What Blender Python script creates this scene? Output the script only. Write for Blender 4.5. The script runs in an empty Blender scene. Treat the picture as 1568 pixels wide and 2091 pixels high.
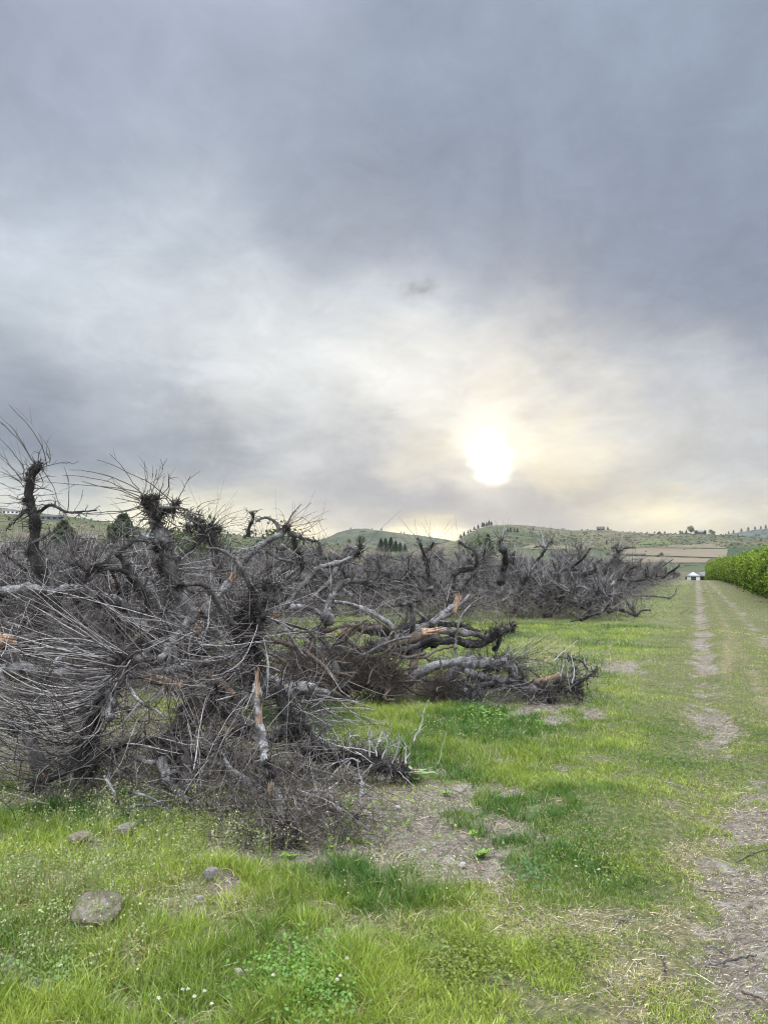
import bpy, math, random
import numpy as np
from mathutils import Vector

# ------------------------------------------------------------------ camera
SC = bpy.context.scene
COL = SC.collection
EYE = 1.6
PITCH = math.radians(4.33)
F = 1580.0                      # focal length in pixels of the 1568 x 2091 picture
cam_d = bpy.data.cameras.new('camera')
cam = bpy.data.objects.new('camera', cam_d)
COL.objects.link(cam)
cam.location = (0, 0, EYE)
cam.rotation_euler = (math.radians(90) + PITCH, 0, 0)
cam_d.sensor_fit = 'VERTICAL'
cam_d.sensor_height = 24.0
cam_d.lens = 24.0 * F / 2091.0
cam_d.clip_start = 0.05
cam_d.clip_end = 20000
SC.camera = cam
SC.view_settings.view_transform = 'Standard'
SC.view_settings.look = 'None'
SC.view_settings.exposure = 0.0
SC.view_settings.gamma = 1.0
SC.render.resolution_x = 767
SC.render.resolution_y = 1024
SC.cycles.use_denoising = True
SC.cycles.filter_width = 1.15
SC.cycles.max_bounces = 6
SC.cycles.sample_clamp_indirect = 4.0

CP, SP = math.cos(PITCH), math.sin(PITCH)


def ray(u, v):
    x = (u - 784.0) / F
    y = -(v - 1045.5) / F
    return np.array([x, CP - SP * y, SP + CP * y])


def W(u, v, d):
    """point seen at (u, v) at a distance d ahead"""
    r = ray(u, v)
    return np.array([0, 0, EYE]) + r * (d / r[1])


def G(u, v, z=0.0):
    r = ray(u, v)
    return np.array([0, 0, EYE]) + r * ((z - EYE) / r[2])


def azel(u, v):
    r = ray(u, v)
    r = r / np.linalg.norm(r)
    return math.atan2(r[0], r[1]), math.asin(r[2])


def proj(x, y, z):
    """arrays of world points to picture pixels"""
    dz = z - EYE
    f = y * CP + dz * SP
    up = -y * SP + dz * CP
    f = np.maximum(f, 1e-3)
    return 784.0 + F * x / f, 1045.5 - F * up / f


def lin(r, g, b):
    def c(v):
        v /= 255.0
        return v / 12.92 if v <= 0.04045 else ((v + 0.055) / 1.055) ** 2.4
    return (c(r), c(g), c(b))


# ------------------------------------------------------------------ sky
SUN_AZ, SUN_EL = azel(1008, 935)
world = bpy.data.worlds.new('World')
SC.world = world
world.use_nodes = True
wt = world.node_tree
wt.nodes.clear()


class NT:
    """short hand for node trees"""
    def __init__(s, t): s.t = t

    def n(s, typ, ins=None, **kw):
        nd = s.t.nodes.new(typ)
        for k, v in kw.items(): setattr(nd, k, v)
        for k, v in (ins or {}).items():
            if isinstance(v, bpy.types.NodeSocket): s.t.links.new(v, nd.inputs[k])
            else: nd.inputs[k].default_value = v
        return nd

    def m(s, op, a, b=0.0, c=0.0, clamp=False):
        return s.n('ShaderNodeMath', {0: a, 1: b, 2: c}, operation=op, use_clamp=clamp).outputs[0]

    def vm(s, op, a, b=(0, 0, 0)):
        return s.n('ShaderNodeVectorMath', {0: a, 1: b}, operation=op).outputs[0]

    def noise(s, vec, scale, detail=3.0, rough=0.55, out=0, dist=0.0):
        return s.n('ShaderNodeTexNoise', {'Vector': vec, 'Scale': scale, 'Detail': detail, 'Roughness': rough,
                                          'Distortion': dist}).outputs[out]

    def mix(s, f, a, b, blend='MIX'):
        nd = s.n('ShaderNodeMix', data_type='RGBA', blend_type=blend)
        for i, v in ((0, f), (6, a), (7, b)):
            if isinstance(v, bpy.types.NodeSocket): s.t.links.new(v, nd.inputs[i])
            else:
                nd.inputs[i].default_value = v if i == 0 else tuple(v)[:3] + (1,)
        return nd.outputs[2]

    def ramp(s, f, stops):
        nd = s.n('ShaderNodeValToRGB', {0: f})
        e = nd.color_ramp.elements
        while len(e) < len(stops): e.new(0.5)
        for el, (p, c) in zip(e, stops):
            el.position = p
            el.color = (c, c, c, 1) if isinstance(c, (int, float)) else tuple(c)[:3] + (1,)
        return nd.outputs[0]

    def rng(s, v, a, b, c=0.0, d=1.0, smooth=True):
        return s.n('ShaderNodeMapRange', {0: v, 1: a, 2: b, 3: c, 4: d},
                   interpolation_type='SMOOTHSTEP' if smooth else 'LINEAR').outputs[0]


w = NT(wt)
dirv = w.n('ShaderNodeTexCoord').outputs['Generated']
sep = w.n('ShaderNodeSeparateXYZ', {0: dirv})
X, Y, Z = sep.outputs
az = w.m('ARCTAN2', X, Y)
el = w.m('ARCSINE', Z)
zc = w.m('ADD', w.m('MAXIMUM', Z, 0.0), 0.34)
plane = w.n('ShaderNodeCombineXYZ', {0: w.m('DIVIDE', X, zc), 1: w.m('DIVIDE', Y, zc), 2: 0.37}).outputs[0]
n1 = w.noise(plane, 1.5, 5.0, 0.55, 1)
n2 = w.noise(plane, 4.5, 6.0, 0.6, 1, 0.4)
ae = w.n('ShaderNodeCombineXYZ', {0: az, 1: el, 2: 0.0}).outputs[0]


def warp(v, nz, amp):
    c = w.vm('SUBTRACT', nz, (0.5, 0.5, 0.5))
    return w.vm('ADD', v, w.vm('MULTIPLY', c, amp))


ae2 = warp(ae, n1, (0.26, 0.20, 0))
ae2 = warp(ae2, n2, (0.16, 0.13, 0))
# cloud tones, placed by direction: (u, v, colour, sharpness)
SKY = [
    (40, 60, (163, 172, 190), 60), (500, 60, (165, 174, 192), 60), (1000, 60, (156, 167, 186), 60), (1500, 60, (160, 172, 192), 60),
    (100, 260, (164, 172, 190), 60), (620, 230, (165, 175, 191), 60), (1080, 260, (146, 157, 176), 60), (1500, 300, (146, 157, 177), 60),
    (100, 420, (190, 199, 211), 80), (420, 430, (180, 188, 201), 80), (700, 400, (145, 153, 170), 90), (1000, 420, (150, 158, 175), 90),
    (1350, 450, (142, 152, 170), 80), (1540, 520, (144, 154, 172), 90),
    (120, 560, (226, 232, 238), 90), (420, 560, (220, 226, 232), 90), (700, 540, (208, 213, 220), 110), (980, 560, (178, 184, 196), 110),
    (1250, 600, (150, 158, 174), 90), (1520, 660, (140, 150, 168), 110),
    (60, 690, (176, 184, 196), 160), (300, 650, (218, 222, 228), 130), (520, 700, (236, 238, 238), 100), (780, 670, (236, 236, 233), 100),
    (1050, 680, (222, 220, 216), 140), (1280, 730, (192, 194, 200), 140), (1500, 800, (198, 200, 204), 140),
    (80, 800, (150, 158, 172), 150), (330, 800, (166, 173, 184), 180), (560, 830, (212, 213, 213), 170), (800, 800, (238, 235, 227), 150),
    (1010, 790, (244, 237, 222), 200), (1200, 830, (226, 222, 212), 180), (1430, 900, (206, 206, 204), 160),
    (150, 920, (148, 157, 171), 190), (450, 930, (154, 161, 173), 200), (700, 930, (182, 185, 190), 220), (860, 930, (216, 212, 200), 300),
    (1160, 930, (236, 226, 198), 300), (1350, 980, (206, 203, 196), 260), (1540, 980, (196, 198, 200), 260),
    (80, 1020, (216, 217, 208), 500), (300, 1040, (238, 234, 208), 500), (500, 1040, (222, 218, 198), 500), (640, 1040, (184, 186, 190), 500),
    (820, 1025, (156, 161, 172), 350), (1010, 1045, (160, 163, 170), 350), (1180, 1040, (180, 182, 184), 500), (1350, 1052, (242, 230, 190), 500),
    (1530, 1050, (216, 210, 190), 700), (620, 1082, (240, 226, 186), 1500), (720, 1068, (200, 198, 192), 1500), (880, 1090, (255, 244, 200), 1500),
    (1060, 1078, (182, 184, 188), 1200), (400, 1075, (248, 238, 200), 700), (1250, 1085, (206, 202, 190), 1200),
]
acc_c = None
acc_w = None
for (u, v, c, k) in SKY:
    a0, e0 = azel(u, v)
    d = w.vm('SUBTRACT', ae2, (a0, e0, 0))
    if v > 990: d = w.vm('MULTIPLY', w.vm('SUBTRACT', warp(ae, n2, (0.10, 0.03, 0)), (a0, e0, 0)), (0.55, 1.2, 0))
    q = w.n('ShaderNodeVectorMath', {0: d, 1: d}, operation='DOT_PRODUCT').outputs['Value']
    g = w.m('POWER', 2.71828, w.m('MULTIPLY', q, -k * 1.5))
    if k >= 900: g = w.m('MULTIPLY', g, 2.2)
    lc = lin(*c)
    sc_ = w.n('ShaderNodeVectorMath', {0: lc, 'Scale': g}, operation='SCALE').outputs[0]
    acc_c = sc_ if acc_c is None else w.vm('ADD', acc_c, sc_)
    acc_w = g if acc_w is None else w.m('ADD', acc_w, g)
base_l = lin(160, 168, 184)
eps = 0.004
acc_c = w.vm('ADD', acc_c, tuple(x * eps for x in base_l))
inv = w.m('DIVIDE', 1.0, w.m('ADD', acc_w, eps))
skyc = w.n('ShaderNodeVectorMath', {0: acc_c, 'Scale': inv}, operation='SCALE').outputs[0]
# wisps and mottling of the cloud deck
m1 = w.noise(w.vm('MULTIPLY', plane, (1.0, 0.8, 1)), 2.8, 8.0, 0.6, 0, 0.5)
m2 = w.noise(plane, 9.0, 7.0, 0.66, 0, 0.9)
f1 = w.rng(m1, 0.25, 0.75, 0.82, 1.19, False)
f2 = w.rng(m2, 0.25, 0.75, 0.93, 1.08, False)
skyc = w.n('ShaderNodeVectorMath', {0: skyc, 'Scale': w.m('MULTIPLY', f1, f2)}, operation='SCALE').outputs[0]
# bright gaps between the cloud deck and the hills
for (u, v, ka, ke, amp, cc_) in ((878, 1092, 260, 12000, .50, (1, .90, .62)), (640, 1086, 500, 9000, .22, (1, .88, .58)), (400, 1058, 22, 1600, .16, (1, .93, .70)), (1385, 1052, 90, 5000, .20, (1, .88, .58))):
    _a, _e = azel(u, v)
    d0_ = w.n('ShaderNodeSeparateXYZ', {0: w.vm('SUBTRACT', warp(ae, n2, (0.06, 0.012, 0)), (_a, _e, 0))}).outputs
    e_ = w.m('ADD', w.m('MULTIPLY', w.m('MULTIPLY', d0_[0], d0_[0]), -ka), w.m('MULTIPLY', w.m('MULTIPLY', d0_[1], d0_[1]), -ke))
    skyc = w.vm('ADD', skyc, w.n('ShaderNodeVectorMath', {0: cc_, 'Scale': w.m('MULTIPLY', w.m('POWER', 2.71828, e_), amp)}, operation='SCALE').outputs[0])
# one small dark scud in the bright part
_a, _e = azel(855, 582)
dd_ = w.vm('MULTIPLY', w.vm('SUBTRACT', warp(warp(ae, n2, (0.05, 0.05, 0)), w.noise(ae, 60.0, 4.0, 0.6, 1), (0.035, 0.018, 0)), (_a, _e, 0)), (1.0, 2.9, 0))
q_ = w.n('ShaderNodeVectorMath', {0: dd_, 1: dd_}, operation='DOT_PRODUCT').outputs['Value']
scud = w.m('MULTIPLY', w.m('POWER', 2.71828, w.m('MULTIPLY', q_, -2200.0)), 0.34)
skyc = w.n('ShaderNodeVectorMath', {0: skyc, 'Scale': w.m('SUBTRACT', 1.0, scud)}, operation='SCALE').outputs[0]
skyc = w.vm('MULTIPLY', skyc, w.mix(w.rng(el, .2, .55), (0.985, 1.0, 1.01), (1.0, 1.01, 1.01)))
# the sun burning through thin cloud
sd = SUNV = (math.sin(SUN_AZ) * math.cos(SUN_EL), math.cos(SUN_AZ) * math.cos(SUN_EL), math.sin(SUN_EL))
_a, _e = azel(1003, 950)
SDV = (math.sin(_a) * math.cos(_e), math.cos(_a) * math.cos(_e), math.sin(_e))
dw = w.vm('SUBTRACT', warp(warp(dirv, n2, (0.045, 0.0, 0.030)), w.noise(plane, 22.0, 4.0, 0.6, 1), (0.008, 0.0, 0.008)), (0.0, 0.0, 0.0))
dsun = w.n('ShaderNodeSeparateXYZ', {0: w.vm('SUBTRACT', dw, SDV)}).outputs
up_ = w.m('MULTIPLY', w.m('MAXIMUM', dsun[2], 0.0), -0.42)       # the glare smears upward through the cloud
dw = w.vm('ADD', dw, w.n('ShaderNodeCombineXYZ', {2: up_}).outputs[0])
dt = w.n('ShaderNodeVectorMath', {0: w.vm('NORMALIZE', dw), 1: SDV}, operation='DOT_PRODUCT').outputs['Value']
ang = w.m('ARCCOSINE', w.m('MINIMUM', dt, 1.0))
core = w.m('ADD', w.m('MULTIPLY', w.m('POWER', w.rng(ang, 0.040, 0.002, 0.0, 1.0), 2.6), 4.2), w.rng(ang, 0.070, 0.015, 0.0, 0.22))
halo = w.m('MULTIPLY', w.m('POWER', 2.71828, w.m('MULTIPLY', ang, -16.0)), 0.13)
skyc = w.vm('ADD', skyc, w.n('ShaderNodeVectorMath', {0: (1.0, 0.93, 0.75), 'Scale': core}, operation='SCALE').outputs[0])
skyc = w.vm('ADD', skyc, w.n('ShaderNodeVectorMath', {0: (1.0, 0.90, 0.66), 'Scale': halo}, operation='SCALE').outputs[0])
# sky brightness added overhead and behind, out of view, to light the ground
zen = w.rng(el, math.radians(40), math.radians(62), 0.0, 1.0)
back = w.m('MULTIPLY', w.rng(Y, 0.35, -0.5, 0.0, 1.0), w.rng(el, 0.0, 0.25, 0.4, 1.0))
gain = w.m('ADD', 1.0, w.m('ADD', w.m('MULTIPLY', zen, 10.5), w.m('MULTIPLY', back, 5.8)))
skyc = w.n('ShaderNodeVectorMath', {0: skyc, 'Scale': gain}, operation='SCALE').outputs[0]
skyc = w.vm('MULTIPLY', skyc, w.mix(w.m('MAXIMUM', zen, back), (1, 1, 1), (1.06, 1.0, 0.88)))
nish = w.n('ShaderNodeTexSky', sky_type='NISHITA', sun_disc=False, sun_elevation=SUN_EL, sun_rotation=SUN_AZ)
nish.air_density = 1.0
nish.dust_density = 2.0
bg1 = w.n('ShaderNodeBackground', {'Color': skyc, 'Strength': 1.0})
bg2 = w.n('ShaderNodeBackground', {'Color': nish.outputs[0], 'Strength': 0.05})
ms = w.n('ShaderNodeMixShader', {0: 0.03})
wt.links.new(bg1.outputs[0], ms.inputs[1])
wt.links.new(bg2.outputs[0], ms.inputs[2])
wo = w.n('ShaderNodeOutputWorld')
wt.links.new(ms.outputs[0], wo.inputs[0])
world.cycles.sampling_method = 'MANUAL'
world.cycles.sample_map_resolution = 512

sl = bpy.data.lights.new('sun', 'SUN')
sl.energy = 1.5
sl.angle = math.radians(10)
sl.color = (1.0, 0.86, 0.66)
so = bpy.data.objects.new('sun', sl)
COL.objects.link(so)
so.rotation_euler = Vector((-sd[0], -sd[1], -sd[2])).to_track_quat('-Z', 'Y').to_euler()

# ------------------------------------------------------------------ helpers
rs = np.random.RandomState(7)


def hash2(ix, iy, seed):
    h = (ix.astype(np.int64) * 374761393 + iy.astype(np.int64) * 668265263 + seed * 974711) & 0xffffffff
    h = ((h ^ (h >> 13)) * 1274126177) & 0xffffffff
    return ((h ^ (h >> 16)) & 0xffff) / 65535.0


def vnoise(x, y, s, seed=0):
    x = x * s; y = y * s
    ix = np.floor(x); iy = np.floor(y)
    fx = x - ix; fy = y - iy
    fx = fx * fx * (3 - 2 * fx); fy = fy * fy * (3 - 2 * fy)
    a = hash2(ix, iy, seed); b = hash2(ix + 1, iy, seed)
    c = hash2(ix, iy + 1, seed); d = hash2(ix + 1, iy + 1, seed)
    return a + (b - a) * fx + (c - a) * fy + (a - b - c + d) * fx * fy


def fbm(x, y, s, o=4, seed=0):
    t = 0; a = 1; n = 0
    for i in range(o):
        t = t + a * vnoise(x, y, s * 2 ** i, seed + i * 13); n += a; a *= 0.55
    return t / n


def raw_mesh(name, V, faces, mats=(), smooth=True, colors=None, attrs=None, matidx=None):
    """faces: list of (k x n) index arrays"""
    me = bpy.data.meshes.new(name)
    V = np.ascontiguousarray(V, dtype=np.float32).reshape(-1, 3)
    me.vertices.add(len(V))
    me.vertices.foreach_set('co', V.ravel())
    li = np.concatenate([f.ravel() for f in faces]).astype(np.int32)
    tot = np.concatenate([np.full(len(f), f.shape[1]) for f in faces]).astype(np.int32)
    st = np.concatenate([[0], np.cumsum(tot)[:-1]]).astype(np.int32)
    me.loops.add(len(li)); me.loops.foreach_set('vertex_index', li)
    me.polygons.add(len(tot)); me.polygons.foreach_set('loop_start', st); me.polygons.foreach_set('loop_total', tot)
    if matidx is not None: me.polygons.foreach_set('material_index', matidx.astype(np.int32))
    me.update(calc_edges=True)
    if smooth: me.polygons.foreach_set('use_smooth', np.ones(len(tot), dtype=bool))
    for m in mats: me.materials.append(m)
    if colors is not None:
        at = me.color_attributes.new('Col', 'FLOAT_COLOR', 'POINT')
        at.data.foreach_set('color', np.ascontiguousarray(np.c_[colors, np.ones(len(colors))], dtype=np.float32).ravel())
    for k, a in (attrs or {}).items():
        at = me.attributes.new(k, 'FLOAT', 'POINT')
        at.data.foreach_set('value', np.ascontiguousarray(a, dtype=np.float32))
    return me


def tag(o, label=None, cat=None, group=None, kind=None):
    if label: o['label'] = label
    if cat: o['category'] = cat
    if group: o['group'] = group
    if kind: o['kind'] = kind
    return o


def link(name, me, parent=None, loc=None):
    o = bpy.data.objects.new(name, me)
    COL.objects.link(o)
    if loc is not None: o.location = loc
    if parent: o.parent = parent
    return o


def empty(name, loc, label, cat, group=None):
    o = bpy.data.objects.new(name, None)
    COL.objects.link(o)
    o.location = loc
    o.empty_display_size = 0.3
    return tag(o, label, cat, group)


def resample(pts, n):
    """catmull-rom through the points, n samples"""
    P = np.array(pts, float)
    if len(P) == 2: P = np.array([P[0], (P[0] + P[1]) / 2, P[1]])
    Q = np.vstack([2 * P[0] - P[1], P, 2 * P[-1] - P[-2]])
    seg = len(P) - 1
    L = np.r_[0, np.cumsum(np.linalg.norm(np.diff(P, axis=0), axis=1))]
    s = np.linspace(0, L[-1], n)
    i = np.clip(np.searchsorted(L, s, side='right') - 1, 0, seg - 1)
    t = ((s - L[i]) / np.maximum(L[i + 1] - L[i], 1e-9))[:, None]
    a, b, c, d = Q[i], Q[i + 1], Q[i + 2], Q[i + 3]
    return 0.5 * (2 * b + (c - a) * t + (2 * a - 5 * b + 4 * c - d) * t * t + (3 * b - a - 3 * c + d) * t ** 3)


def tubes(P, R, S=3, rough=0.0, base=0):
    """P (M,N,3), R (M,N) -> verts, quads"""
    M, N, _ = P.shape
    T = np.gradient(P, axis=1)
    T /= np.maximum(np.linalg.norm(T, axis=2, keepdims=True), 1e-9)
    mT = T.mean(axis=1)
    ref = np.zeros((M, 3)); k = np.argmin(np.abs(mT), axis=1); ref[np.arange(M), k] = 1
    ref = np.repeat(ref[:, None, :], N, axis=1)
    A = np.cross(T, ref); A /= np.maximum(np.linalg.norm(A, axis=2, keepdims=True), 1e-9)
    B = np.cross(T, A)
    th = np.linspace(0, 2 * math.pi, S, endpoint=False)
    RR = np.repeat(R[:, :, None], S, axis=2)
    if rough: RR = RR * (1 + rough * (rs.rand(M, N, S) - 0.5) * 2)
    V = P[:, :, None, :] + RR[..., None] * (A[:, :, None, :] * np.cos(th)[None, None, :, None] + B[:, :, None, :] * np.sin(th)[None, None, :, None])
    idx = np.arange(M * N * S).reshape(M, N, S) + base
    a = idx[:, :-1, :]; b = np.roll(a, -1, axis=2)
    d = idx[:, 1:, :]; c = np.roll(d, -1, axis=2)
    return V.reshape(-1, 3), np.stack([a, b, c, d], -1).reshape(-1, 4)


def unit(v):
    return v / np.maximum(np.linalg.norm(v, axis=-1, keepdims=True), 1e-9)


class Strands:
    """a bag of thin curved sticks that becomes one mesh"""
    def __init__(s): s.V = []; s.Fc = []; s.n = 0; s.C = []

    def add(s, P, R, S=3, rough=0.0, tone=None):
        if len(P) == 0: return
        V, f = tubes(P, R, S, rough, s.n)
        if tone is None: tone = rs.rand(len(P))
        s.C.append(np.repeat(tone, P.shape[1] * S))
        s.V.append(V); s.Fc.append(f); s.n += len(V)

    def sticks(s, p0, d, L, bend, r0, r1, N=6, wig=0.06, S=3, tone=None):
        """straight-ish sticks: start, direction, length, bend vector"""
        M = len(p0)
        if M == 0: return np.zeros((0, N, 3))
        t = np.linspace(0, 1, N)[None, :, None]
        L = np.broadcast_to(np.asarray(L, float), (M,))[:, None, None]
        P = p0[:, None, :] + L * (unit(d)[:, None, :] * t + bend[:, None, :] * t * t)
        wg = np.cumsum((rs.rand(M, N, 3) - 0.5), axis=1); wg -= wg[:, :1]
        P = P + wg * wig * L
        r0 = np.broadcast_to(np.asarray(r0, float), (M,))[:, None]
        R = r0 + (r1 - r0) * np.linspace(0, 1, N)[None, :] ** 1.2
        R = np.maximum(R, 0.0006)
        s.add(P, R, S, tone=tone)
        return P

    def mesh(s, name, mat):
        if not s.V: return None
        return raw_mesh(name, np.concatenate(s.V), [np.concatenate(s.Fc)], [mat], attrs={'tone': np.concatenate(s.C)})


def rdir(n, bias=(0, 0, 0), amt=0.0):
    d = unit(rs.normal(size=(n, 3)))
    return unit(d + np.array(bias) * amt)


# ------------------------------------------------------------------ materials
def new_mat(name):
    m = bpy.data.materials.new(name)
    m.use_nodes = True
    m.node_tree.nodes.clear()
    t = NT(m.node_tree)
    out = t.n('ShaderNodeOutputMaterial')
    return m, t, out


def principled(t, out, col, rough=0.85, spec=0.3, bump=None, bstr=0.3, bdist=0.01):
    b = t.n('ShaderNodeBsdfPrincipled', {'Base Color': col, 'Roughness': rough, 'Specular IOR Level': spec})
    if bump is not None:
        bn = t.n('ShaderNodeBump', {'Height': bump, 'Strength': bstr, 'Distance': bdist})
        t.t.links.new(bn.outputs[0], b.inputs['Normal'])
    t.t.links.new(b.outputs[0], out.inputs[0])
    return b


def bark_mat(name, cols, pos, scale=9.0, patch=5.0, pit=0.5):
    m, t, out = new_mat(name)
    co = t.n('ShaderNodeTexCoord').outputs['Object']
    a = t.noise(co, patch, 5.0, 0.65, 0, 0.6)
    c = t.ramp(a, list(zip(pos, cols)))
    f = t.noise(co, scale * 12, 4.0, 0.7)
    c = t.mix(t.rng(f, 0.35, 0.7, 0.0, 0.8), c, tuple(x * 0.45 for x in cols[0]))
    vo = t.n('ShaderNodeTexVoronoi', {'Vector': co, 'Scale': scale * 7}).outputs['Distance']
    spots = t.rng(vo, 0.13, 0.26, pit, 0.0)
    c = t.mix(spots, c, (0.025, 0.022, 0.02))
    h = t.m('ADD', f, t.m('MULTIPLY', t.noise(co, scale * 3, 3.0), 1.2))
    principled(t, out, c, 0.9, 0.2, h, 0.7, 0.012)
    return m


M_DARK = bark_mat('dark_bark', [(0.018, 0.016, 0.016), (0.038, 0.034, 0.033), (0.085, 0.08, 0.078), (0.24, 0.23, 0.23)], [0.3, 0.5, 0.62, 0.74])
M_PALE = bark_mat('pale_bark', [(0.045, 0.04, 0.038), (0.13, 0.12, 0.118), (0.29, 0.28, 0.28), (0.46, 0.45, 0.455)], [0.36, 0.46, 0.55, 0.70], 7.0, 6.0, 0.7)
M_MID = bark_mat('weathered_bark', [(0.03, 0.026, 0.025), (0.075, 0.067, 0.064), (0.16, 0.15, 0.148), (0.34, 0.33, 0.33)], [0.3, 0.45, 0.56, 0.72], 8.0, 6.0, 0.6)
M_ROOT = bark_mat('root_bark', [(0.055, 0.040, 0.030), (0.12, 0.092, 0.072), (0.20, 0.155, 0.125), (0.28, 0.23, 0.19)], [0.3, 0.45, 0.6, 0.75], 8.0, 5.0, 0.3)


def tone_mat(name, ramp, rough=0.85):
    m, t, out = new_mat(name)
    tn = t.n('ShaderNodeAttribute', attribute_name='tone').outputs['Fac']
    c = t.ramp(tn, ramp)
    co = t.n('ShaderNodeTexCoord').outputs['Object']
    c = t.mix(t.rng(t.noise(co, 35.0, 2.0), 0.35, 0.65, 0.0, 0.45), c, tuple(x * 0.5 for x in ramp[0][1]))
    principled(t, out, c, rough, 0.25)
    return m


M_TWIG = tone_mat('twig_bark', [(0.0, (0.016, 0.014, 0.013)), (0.35, (0.060, 0.052, 0.050)), (0.7, (0.210, 0.188, 0.182)), (1.0, (0.55, 0.51, 0.50))], 0.6)
M_SPUR = tone_mat('spur_bark', [(0.0, (0.018, 0.015, 0.014)), (0.6, (0.042, 0.036, 0.033)), (1.0, (0.18, 0.16, 0.15))])
M_BRUSH = tone_mat('brush_bark', [(0.0, (0.03, 0.024, 0.021)), (0.5, (0.090, 0.073, 0.063)), (1.0, (0.30, 0.255, 0.225))])
M_BLEACH = tone_mat('bleached_twig', [(0.0, (0.30, 0.29, 0.29)), (1.0, (0.58, 0.57, 0.58))])


def wood_mat():
    m, t, out = new_mat('broken_wood')
    co = t.n('ShaderNodeTexCoord').outputs['Object']
    st = t.vm('MULTIPLY', co, (60, 60, 9))
    n = t.noise(st, 1.0, 4.0, 0.6)
    c = t.ramp(n, [(0.3, (0.10, 0.055, 0.032)), (0.46, (0.24, 0.150, 0.095)), (0.6, (0.40, 0.28, 0.19)), (0.75, (0.60, 0.48, 0.36))])
    principled(t, out, c, 0.8, 0.2, n, 0.6, 0.01)
    return m


M_WOOD = wood_mat()


def blade_mat(name, trans=0.35, rough=0.6):
    m, t, out = new_mat(name)
    c = t.n('ShaderNodeAttribute', attribute_name='Col').outputs['Color']
    d = t.n('ShaderNodeBsdfDiffuse', {'Color': c})
    tr = t.n('ShaderNodeBsdfTranslucent', {'Color': c})
    g = t.n('ShaderNodeBsdfGlossy', {'Color': (1, 1, 1, 1), 'Roughness': 0.45})
    mx = t.n('ShaderNodeMixShader', {0: trans}); t.t.links.new(d.outputs[0], mx.inputs[1]); t.t.links.new(tr.outputs[0], mx.inputs[2])
    m2_ = t.n('ShaderNodeMixShader', {0: 0.03}); t.t.links.new(mx.outputs[0], m2_.inputs[1]); t.t.links.new(g.outputs[0], m2_.inputs[2])
    t.t.links.new(m2_.outputs[0], out.inputs[0])
    return m


M_BLADE = blade_mat('grass_blade')
M_LITTER = blade_mat('dry_litter', 0.12)

# ------------------------------------------------------------------ the ground
RA = math.radians(21.95)                          # bearing of the farm lane
RDX, RDY = math.sin(RA), math.cos(RA)


def lane(x, y):
    """(distance along, offset to the right of) the lane's left rut"""
    return x * RDX + y * RDY, x * RDY - y * RDX


DIRT = [(810, 1665, 260, 85, 1.3), (600, 1670, 230, 85, 1.25), (940, 1725, 150, 75, 1.25), (900, 1620, 130, 45, 1.15), (760, 1740, 200, 50, 1.0), (1010, 1660, 70, 50, .9), (760, 1600, 110, 40, .9), (300, 1550, 380, 85, 1.7), (60, 1480, 300, 130, 1.4), (250, 1380, 300, 70, 1.2), (1130, 1458, 110, 30, 1.0),
        (1030, 1440, 80, 24, .8), (1260, 1362, 75, 13, .8), (800, 1412, 230, 26, .9), (1478, 1490, 42, 24, 1.0), (1560, 1680, 115, 60, 1.0),
        (1560, 1830, 135, 110, 1.1), (1560, 1990, 140, 110, 1.1), (1470, 1950, 60, 70, .9), (1540, 1600, 60, 26, .7), (1440, 1570, 32, 14, .8), (520, 1735, 170, 50, 1.0), (650, 1760, 120, 40, .8), (30, 1990, 40, 24, .8), (660, 1860, 60, 20, .7), (270, 1990, 40, 20, .8), (120, 1800, 60, 20, .7), (400, 1890, 50, 16, .7), (770, 1960, 50, 20, .7), (240, 2070, 60, 18, .7),
        (170, 1740, 50, 20, .8), (250, 1715, 55, 20, .8), (195, 1880, 58, 30, .9), (340, 1935, 55, 22, .8), (70, 2050, 60, 36, .9), (445, 1830, 46, 30, .7),
        (590, 1915, 60, 30, .8), (500, 2010, 30, 22, .8), (1200, 2010, 90, 26, .6), (1340, 2060, 80, 30, .5), (1450, 1420, 26, 30, .5), (450, 1600, 160, 50, .8)]
LUSH = [(860, 1505, 230, 52, 1.0), (1000, 1470, 60, 24, .8), (150, 1690, 200, 42, .9), (620, 1980, 150, 90, .8), (690, 1835, 170, 34, .5), (480, 1800, 110, 60, .7),
        (1230, 1680, 110, 60, .5), (1250, 1430, 90, 22, .8), (1160, 1600, 130, 50, .35), (160, 1980, 160, 70, .8), (460, 1960, 80, 70, .9), (900, 1500, 300, 60, .5),
        (1340, 1540, 70, 40, .5), (250, 1790, 200, 60, .4)]
STRAW = [(1160, 1900, 200, 70, .85), (1290, 2000, 170, 110, .85), (1380, 1860, 70, 70, .9), (1400, 1730, 60, 50, .8), (1120, 2060, 120, 50, .7), (980, 1780, 100, 40, .8), (820, 1745, 110, 40, .8),
         (1485, 1340, 18, 60, 1.0), (1500, 1660, 90, 25, .8), (330, 1850, 150, 40, .75), (60, 1840, 120, 60, .7), (300, 1960, 120, 30, .75), (520, 1880, 100, 40, .7), (820, 1900, 100, 40, .6), (1040, 1900, 60, 40, .6), (640, 1900, 140, 40, .5), (750, 1290, 180, 14, .9),
         (1120, 1330, 100, 30, .7), (1250, 1350, 120, 20, .6)]


def blobs(B, u, v):
    m = np.zeros_like(u)
    for (a, b, ru, rv, s) in B:
        m = np.maximum(m, s * np.exp(-(((u - a) / ru) ** 2 + ((v - b) / rv) ** 2) * 0.9))
    return m


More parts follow.
